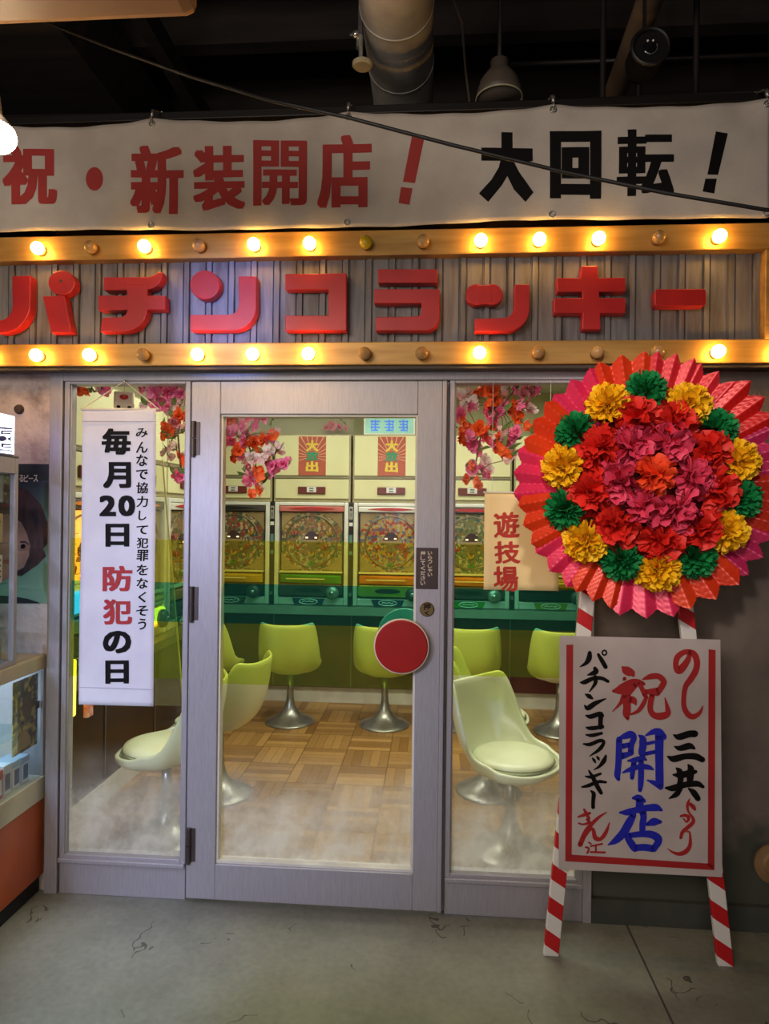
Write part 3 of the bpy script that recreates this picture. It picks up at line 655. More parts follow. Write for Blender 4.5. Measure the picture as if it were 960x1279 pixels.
def make_chair(label, loc, rz):
    r = thing('swivel_stool', label, 'stool', loc, rz, 'moulded pedestal stools inside the parlour')
    shell_mesh().build('seat_shell', SHELL, r, smooth=True, fix=True, mods=[('SOLIDIFY', dict(thickness=.022, offset=0)), ('SUBSURF', dict(levels=1, render_levels=1))])
    MB().lathe([(0, .440), (.165, .442), (.190, .452), (.199, .470), (.193, .483), (.160, .492), (0, .498)], (0, .016, 0), n=40).build('seat_pad', PAD, r, smooth=True)
    MB().torus((0, .016, .468), .1985, .0032, 'Z', 48, 6).build('piping', mat('pad_piping', col(120, 122, 90), .5), r.children[1])
    MB().lathe([(.0, .385), (.05, .385), (.055, .394), (.04, .402), (0, .405)], n=24).build('swivel_plate', SILVER, r, smooth=True, angle=40)
    MB().lathe([(.195, 0), (.196, .008), (.188, .016), (.15, .030), (.105, .052), (.066, .085), (.042, .13), (.029, .19), (.025, .27), (.025, .388)], n=40).build('pedestal', SILVER, r, smooth=True)
    return r
R = math.radians
ch0 = make_chair('pale green stool just inside the right window, its seat turned towards the viewer', (.395, .53, 0), R(-134))
for loc, rz, lb in [((.35, 1.24, 0), R(-95), 'pale green stool behind the nearest right one, mostly its back showing'),
                    ((-1.33, .50, 0), R(92), 'pale green stool beside the hanging notice, its seat facing the left machines'),
                    ((-1.235, 1.04, 0), R(78), 'pale green stool with its back visible at the left edge of the door glass'),
                    ((-1.11, 2.42, 0), R(4), 'pale green stool facing the back counter, leftmost fully seen through the door'),
                    ((-.36, 2.42, 0), R(-3), 'pale green stool facing the back counter, partly behind the red round handle'),
                    ((.29, 2.44, 0), R(2), 'pale green stool facing the back counter, seen in the right window beside the door frame'),
                    ((.98, 2.40, 0), R(-6), 'pale green stool facing the back counter, rightmost and partly behind the signboard'),
                    ((-1.74, 2.40, 0), R(-10), 'pale green stool in the back left corner, mostly hidden by the door stile')]:
    dup(ch0, loc, rz, lb)

# ---------------------------------------------------------------- pachinko machines
def playfield(name, c1, c2, c3):
    m, N, L, b = node_mat(name)
    tc = N.new('ShaderNodeTexCoord'); o = tc.outputs['Object']
    v = N.new('ShaderNodeTexVoronoi'); v.inputs['Scale'].default_value = 44; L.new(o, v.inputs[0])
    n = N.new('ShaderNodeTexNoise'); n.inputs['Scale'].default_value = 9; n.inputs['Detail'].default_value = 3; L.new(o, n.inputs[0])
    s = N.new('ShaderNodeSeparateColor'); L.new(v.outputs['Color'], s.inputs[0])
    cr = N.new('ShaderNodeValToRGB'); cr.color_ramp.interpolation = 'CONSTANT'; e = cr.color_ramp.elements
    e[0].position = 0; e[0].color = c1; e[1].position = .3; e[1].color = c2
    for p, c in ((.44, c3), (.54, col(176, 158, 104)), (.62, c1), (.72, col(120, 130, 110)), (.8, c2), (.92, col(200, 190, 140))):
        k = e.new(p); k.color = c
    L.new(math_node(N, L, 'ADD', math_node(N, L, 'MULTIPLY', s.outputs[0], .45), math_node(N, L, 'MULTIPLY', n.outputs[0], .6)), cr.inputs[0])
    L.new(cr.outputs[0], b.inputs['Base Color']); b.inputs['Roughness'].default_value = .35
    L.new(cr.outputs[0], b.inputs['Emission Color']); b.inputs['Emission Strength'].default_value = .10  # slight emission added to brighten the board, which is no lamp
    return m
FIELDS = [playfield('playfield_red', col(140, 50, 48), col(112, 96, 50), col(56, 80, 70)),
          playfield('playfield_pink', col(142, 84, 62), col(140, 112, 52), col(72, 94, 64)),
          playfield('playfield_gold', col(176, 134, 40), col(158, 52, 38), col(92, 100, 112)),
          playfield('playfield_green', col(96, 110, 56), col(122, 104, 48), col(66, 92, 74))]
FIELDS.append(mat('playfield_lit', col(255, 150, 50), .4, emit=2.2, ec=(1, .36, .05, 1), c2=col(160, 40, 20), scale=26))
TRIM = {'red': mat('red_plastic', col(176, 40, 42), .3), 'green': mat('green_plastic', col(60, 150, 40), .3), 'orange': mat('orange_plastic', col(226, 130, 36), .3),
        'yellow': mat('yellow_plastic', col(196, 160, 44), .3), 'dark': DGREY, 'black': BLACK, 'white': WHITEM, 'lime': mat('lime_plastic', col(130, 150, 40), .3),
        'pink': mat('pink_plastic', col(196, 110, 100), .35), 'blue': mat('blue_plastic', col(70, 130, 190), .3), 'navy': mat('navy_plastic', col(34, 60, 100), .3),
        'lit_orange': mat('lit_orange_panel', col(255, 150, 40), .4, emit=3, ec=(1, .36, .04, 1), c2=col(255, 70, 20), scale=22),
        'lit_blue': mat('lit_blue_panel', col(90, 190, 255), .4, emit=1.5, ec=(.1, .5, 1, 1)),
        'lit_yellow': mat('lit_yellow_panel', col(255, 220, 60), .4, emit=3.2, ec=(1, .62, .03, 1), c2=col(255, 130, 20), scale=14)}
def rounded(x0, x1, z0, z1, r, y, n=5):
    q = []
    for cx, cz, a in ((x1-r, z1-r, 0), (x0+r, z1-r, 90), (x0+r, z0+r, 180), (x1-r, z0+r, 270)):
        q += [(cx+r*math.cos(R(a+90*i/n)), y, cz+r*math.sin(R(a+90*i/n))) for i in range(n+1)]
    return q
def machine(label, loc, rz, fld, top='red', tray='green', low='dark', emblem='dark', topback='white', group='pachinko machines in the back row'):
    r = thing('pachinko_machine', label, 'pachinko machine', loc, rz, group)
    m = MB()
    m.box(-.318, -.282, -.02, .12, .868, 1.745).box(.282, .318, -.02, .12, .868, 1.745).box(-.282, .282, -.015, .12, 1.715, 1.745).box(-.282, .282, -.01, .12, .868, .93)
    m.build('frame', WHITEM, r, bevel=.006)
    MB().box(-.282, .282, .05, .12, .93, 1.715).build('cabinet_back', DGREY, r)
    bd = MB(); bd.box(-.262, .262, .02, .05, 1.155, 1.655); bd.build('playfield', FIELDS[fld], r)
    board = r.children[-1]
    MB().torus((0, .012, 1.415), .218, .006, 'Y', 40, 6).torus((0, .014, 1.415), .226, .004, 'Y', 40, 6, a0=2.0, a1=5.2).build('guide_rail', mat('rail_metal', col(150, 140, 112), .3, .6), board, smooth=True)
    g = MB()
    for s in (-1, 1):
        g.prism([(s*.262, .012, 1.655), (s*.262, .012, 1.50), (s*.225, .012, 1.56), (s*.17, .012, 1.61), (s*.09, .012, 1.645)], (0, .006, 0))
        g.prism([(s*.262, .012, 1.158), (s*.262, .012, 1.30), (s*.215, .012, 1.26), (s*.16, .012, 1.205), (s*.07, .012, 1.172)], (0, .006, 0))
    g.build('corner_ornament', mat('ornament_tan', col(168, 146, 96), .4), board)
    cc = MB().prism(rounded(-.055, .055, 1.425, 1.475, .015, -.010), (0, .03, 0)).prism([(-.045, -.0105, 1.47), (.045, -.0105, 1.47), (.022, -.0105, 1.497), (-.022, -.0105, 1.497)], (0, .03, 0))
    cc.build('centrepiece', mat('centre_brown', col(62, 44, 40), .35), board, bevel=.003)
    MB().prism([(-.085, -.008, 1.40), (.085, -.008, 1.40), (.07, -.008, 1.425), (-.07, -.008, 1.425)], (0, .02, 0)).prism(rounded(-.035, .035, 1.33, 1.40, .012, -.006), (0, .02, 0)).build('centre_basket', mat('centre_tan', col(150, 128, 88), .35), board, bevel=.002)
    MB().box(-.05, -.028, -.016, -.0105, 1.436, 1.448).box(.028, .05, -.016, -.0105, 1.436, 1.448).build('centre_lights', mat('lit_centre', col(255, 230, 190), .4, emit=1, ec=(1, .7, .4, 1)), board)
    for k, (x, z, c) in enumerate(((-.12, 1.36, 'red'), (.12, 1.36, 'red'), (0, 1.30, 'yellow'), (0, 1.22, 'green'), (-.15, 1.48, 'pink'), (.15, 1.48, 'yellow'))):
        w = MB()
        for s in (-1, 1): w.prism([(x, -.004, z-.02), (x+s*.016, -.004, z-.012), (x+s*.026, -.004, z+.014), (x+s*.018, -.004, z+.024), (x+s*.010, -.004, z)], (0, .024, 0))
        w.cyl((x, -.006, z-.006), (x, .02, z-.006), .010, n=10); w.build('tulip_pocket', TRIM[c], board)
    pins = MB()
    for i in range(9):
        for k in range(7):
            x = -.17+.0425*i+(.02 if k % 2 else 0); z = 1.24+.05*k
            if x*x+(z-1.415)**2 < .036 and (abs(x) > .07 or z < 1.39 or z > 1.57): pins.cyl((x, -.004, z), (x, .02, z), .0028, n=6)
    pins.build('nails', CHROME, board)
    MB().box(-.27, .27, -.006, -.003, 1.15, 1.66).build('glass', THIN, r)
    tb = MB().box(-.278, .278, -.016, .03, 1.665, 1.712).build('top_panel', TRIM[topback], r, bevel=.006)
    q = [(-.2+.4*i/16, -.022, 1.690+.014*math.sin(PI*i/16)) for i in range(17)] + [(.2-.4*i/16, -.022, 1.690-.014*math.sin(PI*i/16)) for i in range(1, 16)]
    MB().prism(q, (0, .008, 0)).build('lamp_cover', TRIM[top], tb)
    MB().box(-.27, .27, -.03, .03, 1.142, 1.156).build('sill_strip', mat('pale_strip', col(214, 206, 150), .4), r)
    # upper ball tray: a bowed shelf
    tr = MB(); n = 14
    top_, bot = [], []
    for i in range(n+1):
        u = i/n; x = -.262+.524*u; d = .03+.055*math.sin(PI*u)**.7
        top_.append((x, -d, 1.125-.012*u)); bot.append((x, -d*.55, 1.062-.008*u))
    vs = top_ + bot + [(p[0], .01, 1.130) for p in top_] + [(p[0], .01, 1.058) for p in bot]
    k = n+1
    tr.add(vs, [(i, i+1, k+i+1, k+i) for i in range(n)] + [(i, 2*k+i, 2*k+i+1, i+1) for i in range(n)] + [(k+i, k+i+1, 3*k+i+1, 3*k+i) for i in range(n)] + [(0, k, 3*k, 2*k), (n, 2*k+n, 3*k+n, k+n)])
    t_ = tr.build('upper_tray', TRIM[tray], r, smooth=True, angle=35)
    MB().box(-.2, .13, -.088, -.078, 1.092, 1.100).build('tray_lip', mat('tray_lip_cream', col(220, 210, 150), .3), t_)  # pale strip across the front of the tray
    lw = MB().prism(rounded(-.275, .275, .948, 1.045, .03, -.035), (0, .05, 0)).build('lower_panel', TRIM[low], r, bevel=.006)
    MB().prism([(-.13+.22*(.5-.5*math.cos(PI*i/12)), -.040, .998+.020*math.sin(PI*i/12)) for i in range(13)] + [(.09-.22*(.5-.5*math.cos(PI*i/12)), -.040, .998-.020*math.sin(PI*i/12)) for i in range(1, 12)], (0, .006, 0)).build('tray_slot', BLACK, lw)
    h = MB().lathe([(.056, 0), (.058, -.02), (.050, -.036), (.03, -.046), (0, -.048)], (.19, -.036, .978), 'Y', 24).build('shooting_handle', TRIM['dark'] if low != 'dark' else SILVER, r, smooth=True)
    MB().torus((.19, -.070, .978), .040, .006, 'Y', 24, 6).cyl((.19, -.09, .978), (.19, -.08, .978), .018).build('handle_ring', CHROME, h, smooth=True)
    MB().prism([(-.16, -.016, .925), (.12, -.016, .925), (.10, -.016, .872), (-.14, -.016, .872)], (0, .008, 0)).build('maker_plate', TRIM[emblem], r)
    e = MB(); P_ = lambda s: [(-.02+s*.078*math.cos(2*PI*i/24), -.018-.0005*s, .897+s*.022*math.sin(2*PI*i/24)) for i in range(24)]
    e.torus((0, 0, 0), .001, .0005, n=4, m=3); e.v = []; e.f = []
    e.tube(P_(1)+[P_(1)[0]], .004, 6); e.tube([(-.07, -.019, .895), (-.05, -.019, .902), (-.03, -.019, .894), (-.01, -.019, .902), (.01, -.019, .894), (.03, -.019, .900)], .004, 6)
    e.build('emblem', WHITEM, r.children[-1])
    return r
MY = 2.86
PX = [-1.715, -1.035, -.355, .325, 1.005]
machine('pachinko machine in the back row, nearest the back left corner behind the door stile', (PX[0], MY, 0), 0, 0, 'black', 'yellow', 'black', 'dark', 'dark')
machine('back row pachinko machine with bright green tray and grey lower panel', (PX[1], MY, 0), 0, 1, 'red', 'green', 'dark', 'navy', 'pink')
machine('back row pachinko machine with orange tray and gold playfield', (PX[2], MY, 0), 0, 2, 'red', 'orange', 'lime', 'navy', 'white')
machine('back row pachinko machine seen left of the red lettered paper sheet', (PX[3], MY, 0), 0, 3, 'red', 'orange', 'dark', 'green', 'dark')
machine('back row pachinko machine behind the flower wreath at the right', (PX[4], MY, 0), 0, 1, 'red', 'yellow', 'black', 'lime', 'white')
def dispenser(label, loc, rz, group):
    r = thing('ball_dispenser', label, 'ball dispenser', loc, rz, group)
    MB().box(-.019, .019, -.012, .1, .868, 1.745).build('body', BLACK, r, bevel=.003)
    MB().box(-.016, .016, -.017, -.011, 1.60, 1.71).build('coin_panel', SILVER, r)
    MB().cyl((0, -.022, 1.685), (0, -.016, 1.685), .010, n=12).box(-.003, .003, -.02, -.016, 1.625, 1.655).build('coin_slot', BLACK, r.children[-1])
    MB().box(-.016, .016, -.017, -.011, 1.545, 1.575).build('label_tag', WHITEM, r)
    MB().box(-.014, .014, -.016, -.011, 1.40, 1.47).box(-.014, .014, -.016, -.011, 1.30, 1.33).build('window_strip', mat('teal_window', col(90, 130, 120), .3), r)
    MB().box(-.012, .012, -.03, -.011, .95, .98).build('ball_spout', CHROME, r)
    return r
d0 = dispenser('narrow black ball dispenser left of the green tray machine', (-1.375, MY, 0), 0, 'ball dispensers between the back machines')
for x, lb in ((-.695, 'narrow black ball dispenser between the green tray and orange tray machines'), (-.015, 'narrow black ball dispenser right of the orange tray machine, hidden by the door stile'), (.665, 'narrow black ball dispenser below the red lettered paper sheet')):
    dup(d0, (x, MY, 0), 0, lb)
# overhead cabinets
def cabinet(label, loc, rz, group):
    r = thing('overhead_cabinet', label, 'cabinet', loc, rz, group)
    MB().box(-.330, .330, 0, .14, 1.748, 2.325).build('carcass', mat('cabinet_edge', col(170, 158, 120), .5), r)
    MB().box(-.318, .318, -.014, -.0005, 1.972, 2.315).build('upper_flap', CREAM, r, bevel=.006)
    MB().box(-.318, .318, -.014, -.0005, 1.775, 1.945).build('lower_flap', CREAM, r, bevel=.006)
    MB().box(-.318, .318, -.02, -.0005, 1.948, 1.968).build('divider_strip', mat('divider_grey', col(130, 120, 92), .4), r)  # grey strip between the two flaps
    n = MB().box(-.118, .118, -.03, -.0145, 1.815, 1.878).build('name_plate', mat('plate_maroon', col(104, 40, 36), .35), r, bevel=.005)
    MB().box(-.04, .04, -.034, -.0305, 1.83, 1.875).build('number_tag', WHITEM, n)
    MB().box(-.018, .018, -.036, -.0345, 1.838, 1.846).box(-.018, .018, -.036, -.0345, 1.858, 1.866).build('number_mark', BLACK, n)
    return r
cb = cabinet('cream overhead cabinet above the leftmost back row machine', (PX[0], MY, 0), 0, 'cream cabinets over the back machines')
for x, lb in zip(PX[1:], ('cream overhead cabinet above the green tray machine', 'cream overhead cabinet above the orange tray machine', 'cream overhead cabinet seen at the left of the right window', 'cream overhead cabinet behind the flower wreath')):
    dup(cb, (x, MY, 0), 0, lb)
# sale posters on the cabinets
def sale(label, xc):
    p = thing('sale_poster', label, 'poster', (xc, MY-.016, 1.975), 0, 'sale posters on the overhead cabinets')
    MB().box(-.118, .118, -.001, .0005, 0, .332).build('sheet', mat('poster_red', col(176, 84, 62), .6), p)
    m = MB(); oy = -.0018
    for k in range(15):
        a = PI*k/14*1.18-.28; d = (math.cos(a), math.sin(a)); q = []
        for rr, w in ((.05, .004), (.30, .014)):
            for s in (-1, 1): q.append((d[0]*rr-d[1]*w*s*.45, .16+d[1]*rr+d[0]*w*s*.45))
        q = [q[0], q[1], q[3], q[2]]
        # clip the ray to the sheet
        bm = bmesh.new(); vs = [bm.verts.new((x, oy, z)) for x, z in q]; bm.faces.new(vs)
        for co, no in (((-.116, 0, 0), (-1, 0, 0)), ((.116, 0, 0), (1, 0, 0)), ((0, 0, .004), (0, 0, -1)), ((0, 0, .328), (0, 0, 1))):
            bmesh.ops.bisect_plane(bm, geom=bm.verts[:]+bm.edges[:]+bm.faces[:], plane_co=co, plane_no=no, clear_outer=True)
        bm.verts.index_update()
        if bm.faces: m.add([v.co.copy() for v in bm.verts], [tuple(v.index for v in f.verts) for f in bm.faces])
        bm.free()
    m.build('sunburst', mat('poster_rays', col(222, 170, 130), .6), p)
    for ch, z0, z1, mm in (('大', .205, .30, 'yellow'), ('放', .125, .205, 'green'), ('出', .03, .12, 'yellow')):
        g = MB(); k = lambda u, v: Vector((u, -.0026, v))
        write(g, ch, (-.055, -z1, .055, -z0), lambda u, v: Vector((u, -.0026, -v)), (.05, .04))
        g.build('poster_letter', mat('poster_yellow', col(224, 196, 70), .6) if mm == 'yellow' else mat('poster_green', col(40, 140, 100), .6), p)
    return p
sale('red and yellow sunburst sale poster on the cabinet over the green tray machine', PX[1])
sale('red and yellow sunburst sale poster on the cabinet over the orange tray machine', PX[2])
# strip with vertical writing
for x, lb in ((-1.62, 'narrow white paper strip with black vertical writing behind the blossoms at the door'), (.155, 'narrow white paper strip with black vertical writing at the left of the right window')):
    s = thing('paper_strip', lb, 'sign', (x, MY-.016, 1.99))
    MB().box(-.03, .03, -.001, .0005, 0, .31).build('sheet', mat('paper_cream', col(224, 220, 184), .7), s)
    g = MB()
    for i, ch in enumerate('旅行人'): write(g, ch, (-.022, -.28+i*.09, .022, -.21+i*.09), lambda u, v: Vector((u, -.002, -v)), (.03, .02))
    g.build('lettering', INK, s)
# counter under the back machines
ct = thing('back_counter', 'long counter with maroon front carrying the back row of pachinko machines', 'counter', (-.2, 2.9, 0)); off = ct.location
MB().box(-1.98, 1.36, 2.76, 2.985, .812, .867).build('top', mat('dark_counter', col(84, 84, 78), .3), ct, off, bevel=.006)
MB().box(-1.98, 1.36, 2.748, 2.7595, .80, .868).build('edge_strip', mat('counter_edge', col(150, 150, 140), .3), ct, off)
MB().box(-1.98, 1.36, 2.95, 2.985, .141, .811).build('front_panel', MAROON, ct, off)
for x in (-1.375, -.695, -.015, .665): MB().box(x-.004, x+.004, 2.945, 2.9495, .15, .80).build('panel_joint', mat('joint_steel', col(120, 110, 100), .4), ct, off)
# lit sign above the cabinets
ls = thing('lit_sign', 'pale green lit sign with blue characters above the cabinets', 'sign', (-.38, 2.92, 2.327)); off = ls.location
MB().box(-.60, -.16, 2.88, 2.96, 2.327, 2.56).build('box', WHITEM, ls, off, bevel=.005)
MB().box(-.585, -.175, 2.876, 2.8795, 2.34, 2.55).build('lit_face', mat('lit_face_green', col(150, 205, 185), .4, emit=.15, ec=(.35, .75, .62, 1)), ls, off)
m = MB()
for gx in (-.50, -.38, -.26):
    for k, (a, b, z) in enumerate(((-.04, .04, 2.44), (-.03, .03, 2.415), (-.04, .04, 2.39), (-.025, .025, 2.365))): m.box(gx+a, gx+b, 2.8735, 2.8755, z-.006, z+.006)
    m.box(gx-.007, gx+.007, 2.873, 2.8755, 2.36, 2.455).box(gx+(-.035 if gx < -.4 else .028), gx+(-.028 if gx < -.4 else .035), 2.8735, 2.8755, 2.355, 2.45)
m.build('characters', mat('lit_blue', col(60, 120, 235), .4, emit=.25, ec=(.1, .3, 1, 1)), ls, off)
# side banks: machines along the left and right walls, their cabinets and counters
GL = 'pachinko machines along the left wall'
LX = -1.745
machine('left wall pachinko machine nearest the window, glowing orange and blue', (LX, .46, 0), R(90), 4, 'orange', 'blue', 'black', 'navy', 'dark', GL)
MB().prism(rounded(-.268, -.02, 1.165, 1.262, .03, -.075), (0, .06, 0)).build('lit_tray', TRIM['lit_blue'], [o for o in S.objects if o.name.startswith('pachinko_machine')][-1], bevel=.008)
machine('left wall pachinko machine with glowing yellow tray, right of the hanging notice', (LX, 1.12, 0), R(90), 2, 'orange', 'yellow', 'lit_yellow', 'dark', 'dark', GL)
machine('left wall pachinko machine third from the window, behind the slanted sheet that imitates a reflection', (LX, 1.78, 0), R(90), 1, 'red', 'orange', 'dark', 'dark', 'white', GL)
for y, lb in ((.46, 'cream overhead cabinet on the left wall nearest the window'), (1.12, 'cream overhead cabinet on the left wall behind the hanging notice'), (1.78, 'cream overhead cabinet on the left wall furthest from the window')):
    dup(cb, (LX, y, 0), R(90), lb, 'cream cabinets along the left wall')
ct = thing('left_counter', 'counter with dark brown front along the left wall inside', 'counter', (-1.87, 1.3, 0)); off = ct.location
MB().box(-1.98, -1.64, .14, 2.12, .812, .867).build('top', mat('dark_counter', col(84, 84, 78), .3), ct, off, bevel=.006)
MB().box(-1.98, -1.84, .14, 2.12, .125, .811).build('front_panel', mat('dark_brown_panel', col(66, 46, 36), .25, 0, col(52, 36, 28), 3), ct, off)
for y in (.86, 1.54): MB().box(-1.8395, -1.834, y-.004, y+.004, .14, .80).build('panel_joint', mat('joint_steel', col(120, 110, 100), .4), ct, off)
# coin trays and light tube low on the left bank
solo(MB().box(-1.628, -1.608, .11, .135, .72, .98), 'light_tube', mat('lit_tube', col(255, 235, 90), .4, emit=3, ec=(1, .72, .05, 1)), 'upright glowing yellow light tube at the lower left of the left window', 'light', bevel=.01)
solo(MB().box(-1.595, -1.575, .17, .22, .70, 1.02), 'price_card', mat('red_card', col(214, 90, 70), .5, 0, col(235, 190, 170), 30), 'narrow red and white card beside the yellow light tube', 'card')
GR = 'pachinko machines along the right wall'
for i, (y, lb) in enumerate(((2.2, 'right wall pachinko machine deepest in the room, glimpsed beside the signboard'), (1.52, 'right wall pachinko machine nearer the window, hidden behind the wreath'))):
    machine(lb, (1.36, y, 0), R(-90), 2-i, 'red', 'green', 'lime', 'navy', 'white', GR)
ct = thing('right_counter', 'counter with maroon front along the right wall inside', 'counter', (1.5, 1.8, 0)); off = ct.location
MB().box(1.26, 1.68, 1.1, 2.6, .812, .867).build('top', mat('dark_counter', col(84, 84, 78), .3), ct, off, bevel=.006)
MB().box(1.46, 1.68, 1.1, 2.6, 0, .811).build('front_panel', MAROON, ct, off)

# ---------------------------------------------------------------- paper sheet and things hanging in the windows
YP = -.024
ys = thing('lettered_sheet', 'cream paper sheet with three red brush characters hung in front of the right window', 'sign', (.36, YP, 1.34)); off = ys.location
a, b = on(605, 615, YP), on(691, 738, YP)
m = MB(); nx, nz = 12, 14; vs = []
sh = lambda x, z: YP + .006*math.sin((x-a.x)*9)+.004*math.sin(z*8)
for i in range(nx+1):
    for k in range(nz+1): x = a.x+(b.x+.02-a.x)*i/nx; z = b.z+(a.z-b.z)*k/nz; vs.append((x, sh(x, z), z))
m.add(vs, [(i*(nz+1)+k, (i+1)*(nz+1)+k, (i+1)*(nz+1)+k+1, i*(nz+1)+k+1) for i in range(nx) for k in range(nz)])
m.build('paper', mat('cream_paper', col(248, 222, 164), .8, 0, col(242, 214, 150), 4), ys, off, smooth=True, fix=False, mods=[('SOLIDIFY', dict(thickness=.001, offset=1))])
at = lambda x, y: (lambda p: Vector((p.x, sh(p.x, p.z)-.003, p.z)))(on(x, y, YP))
t = MB()
for ch, bx in (('遊', (616, 639, 649, 672)), ('技', (617, 676, 650, 704)), ('場', (616, 707, 647, 739))): write(t, ch, bx, at, (.042, .016), shear=-.04, tilt=.7)
t.build('lettering', mat('sheet_red', col(190, 44, 26), .6), ys, off)
MB().box(a.x-.005, b.x+.025, YP-.003, YP+.003, a.z-.002, a.z+.004).build('top_rod', WHITE, ys, off)
for x in (a.x+.03, b.x-.02): MB().tube([(x, YP, a.z+.004), (x, YP, 2.212)], .001, 6).build('thread', WHITE, ys, off)
# hazy sheet added to imitate the notice's slanted reflection in the glass
P = [on(203, 575, .27), on(229, 882, .27)]
cs = thing('reflection_sheet', 'pale slanted sheet added to imitate the reflection of the hanging notice in the glass', 'imitation reflection', (-1.2, .27, .9)); off = cs.location
MB().prism([(P[0].x-.10, .27, P[0].z), P[0], P[1], (P[1].x-.20, .27, P[1].z)], (0, .002, 0)).build('sheet', clear_glass('reflection_haze', (.9, .9, .82, 1), .04, .10, (.8, .8, .6, 1)), cs, off)
MB().tube([P[0], P[1]], .004, 6).build('reflection_edge', mat('pale_reflection_edge', col(226, 222, 150), .4), cs, off)
MB().tube([P[0], (P[0].x, .27, 2.72)], .0012, 5).build('thread', WHITE, cs, off)
# paper die
d = thing('paper_die', 'white paper die with red and black spots hanging over the notice', 'decoration', (-1.48, .3, 2.10)); off = d.location
c = Vector((-1.482, .3, 2.165)); rot = Matrix.Rotation(R(25), 3, 'Z') @ Matrix.Rotation(R(48), 3, 'X')
m = MB(); m.box(-.046, .046, -.046, .046, -.046, .046); m.v = [tuple(c + rot @ Vector(v)) for v in m.v]; m.build('cube', mat('die_white', col(232, 214, 194), .6), d, off, bevel=.008)
def dot(u, v, face, r, mm):
    m = MB(); q = []
    for i in range(16):
        p = (u+r*math.cos(2*PI*i/16), v+r*math.sin(2*PI*i/16))
        q.append(c + rot @ Vector({'t': (p[0], p[1], .0468), 'f': (p[0], -.0468, p[1]), 'r': (.0468, p[0], p[1]), 'l': (-.0468, p[0], p[1])}[face]))
    m.poly(q).build('spot', mm, d, off)
dot(0, 0, 't', .02, mat('die_red', col(196, 50, 44), .6))
for u, v in ((-.024, -.024), (.024, -.024), (0, 0), (-.024, .024), (.024, .024)): dot(u, v, 'f', .009, INK)
for u, v in ((-.02, -.02), (.02, .02)): dot(u, v, 'r', .009, INK); dot(u, v, 'l', .009, INK)
MB().tube([c + rot @ Vector((0, 0, .046)), (-1.47, .3, 2.72)], .0015, 5).build('thread', mat('thread_pink', col(220, 150, 120), .7), d, off)

# artificial blossom branches
def blossom(mname, c, seed, r=.036):
    rnd = random.Random(seed); m = MB()
    for layer in range(3):
        for i in range(6):
            a = 2*PI*(i+.5*layer)/6 + rnd.uniform(-.2, .2); L_ = r*(1-.22*layer)*rnd.uniform(.85, 1.15); up = .25+.42*layer+rnd.uniform(-.15, .15)
            d = Vector((math.cos(a)*math.cos(up), math.sin(a)*math.cos(up), math.sin(up))); s = Vector((-math.sin(a), math.cos(a), 0)); n = d.cross(s)
            w = L_*.46; vs = []
            for t, ww in ((.05, .25), (.4, .85), (.75, 1.0), (1.0, .45)):
                for k in (-1, 0, 1): vs.append(d*L_*t + s*w*ww*k + n*(-.006*abs(k)+.010*t*t*rnd.uniform(.2, 1.6)))
            m.add(vs, [(3*j+k, 3*j+k+1, 3*j+k+4, 3*j+k+3) for j in range(3) for k in range(2)])
    return m
BC = [('pink', mat('blossom_pink', col(250, 100, 160), .6, 0, col(255, 150, 190), 30)), ('orange', mat('blossom_orange', col(255, 120, 46), .6, 0, col(250, 90, 36), 30)),
      ('white', mat('blossom_white', col(252, 244, 232), .6, 0, col(245, 190, 190), 20)), ('rose', mat('blossom_rose', col(232, 140, 150), .6))]
BLM = []
for i, (nm, mm) in enumerate(BC):
    o = blossom(nm, None, i+3).build('blossom', mm, None, smooth=True, fix=False); BLM.append(o.data); bpy.data.objects.remove(o)
lf = MB(); lf.add([(0, 0, 0), (.012, .02, .004), (.010, .05, 0), (0, .07, .006), (-.010, .05, 0), (-.012, .02, .004)], [(0, 1, 2, 3), (0, 3, 4, 5)])
o = lf.build('leaf', mat('leaf_green', col(120, 150, 80), .6), None); LEAF = o.data; bpy.data.objects.remove(o)
TWIG = mat('twig', col(120, 96, 70), .8)
def branch(label, stem, spots, y, seed):
    """stem: pixel path; spots: (px, py, colour index, size)"""
    rnd = random.Random(seed); P = [on(px, py, y) for px, py in stem]
    r = thing('blossom_branch', label, 'artificial flowers', P[-1], 0, 'artificial blossom branches'); off = r.location
    MB().tube(P, .004, 6).build('stem', TWIG, r, off, smooth=True)
    extra = [(px+rnd.uniform(-9, 9), py+rnd.uniform(-8, 8), ci if rnd.random() < .6 else rnd.choice((0, 1, 2)), sz*.8) for px, py, ci, sz in spots if rnd.random() < .75] if len(spots) > 8 else []
    for px, py, ci, sz in spots+extra:
        p = on(px, max(py, 476), y + rnd.uniform(-.05, .06))
        o = bpy.data.objects.new('blossom', BLM[ci]); COL.objects.link(o); o.parent = r; o.location = p-off
        o.rotation_euler = (R(90)+rnd.uniform(-.7, .5), rnd.uniform(-.6, .6), rnd.uniform(0, 6.28)); o.scale = (sz,)*3
        q = min(P, key=lambda s: (s-p).length)
        if ci == 2 or rnd.random() < .3:
            o = bpy.data.objects.new('leaf', LEAF); COL.objects.link(o); o.parent = r; o.location = p-off+Vector((rnd.uniform(-.03, .03), .01, rnd.uniform(-.03, .03))); o.rotation_euler = (rnd.uniform(0, 3), rnd.uniform(-1, 1), rnd.uniform(0, 6)); o['label'] = 'green leaf'
    tw = MB(); 
    for px, py, ci, sz in spots:
        p = on(px, py, y); q = min(P, key=lambda s: (s-p).length); tw.tube([q, (q+p)/2+Vector((0, 0, .01)), p], .0018, 5)
    tw.build('twig', TWIG, r, off)
    return r
pk, og, wh, rs = 0, 1, 2, 3
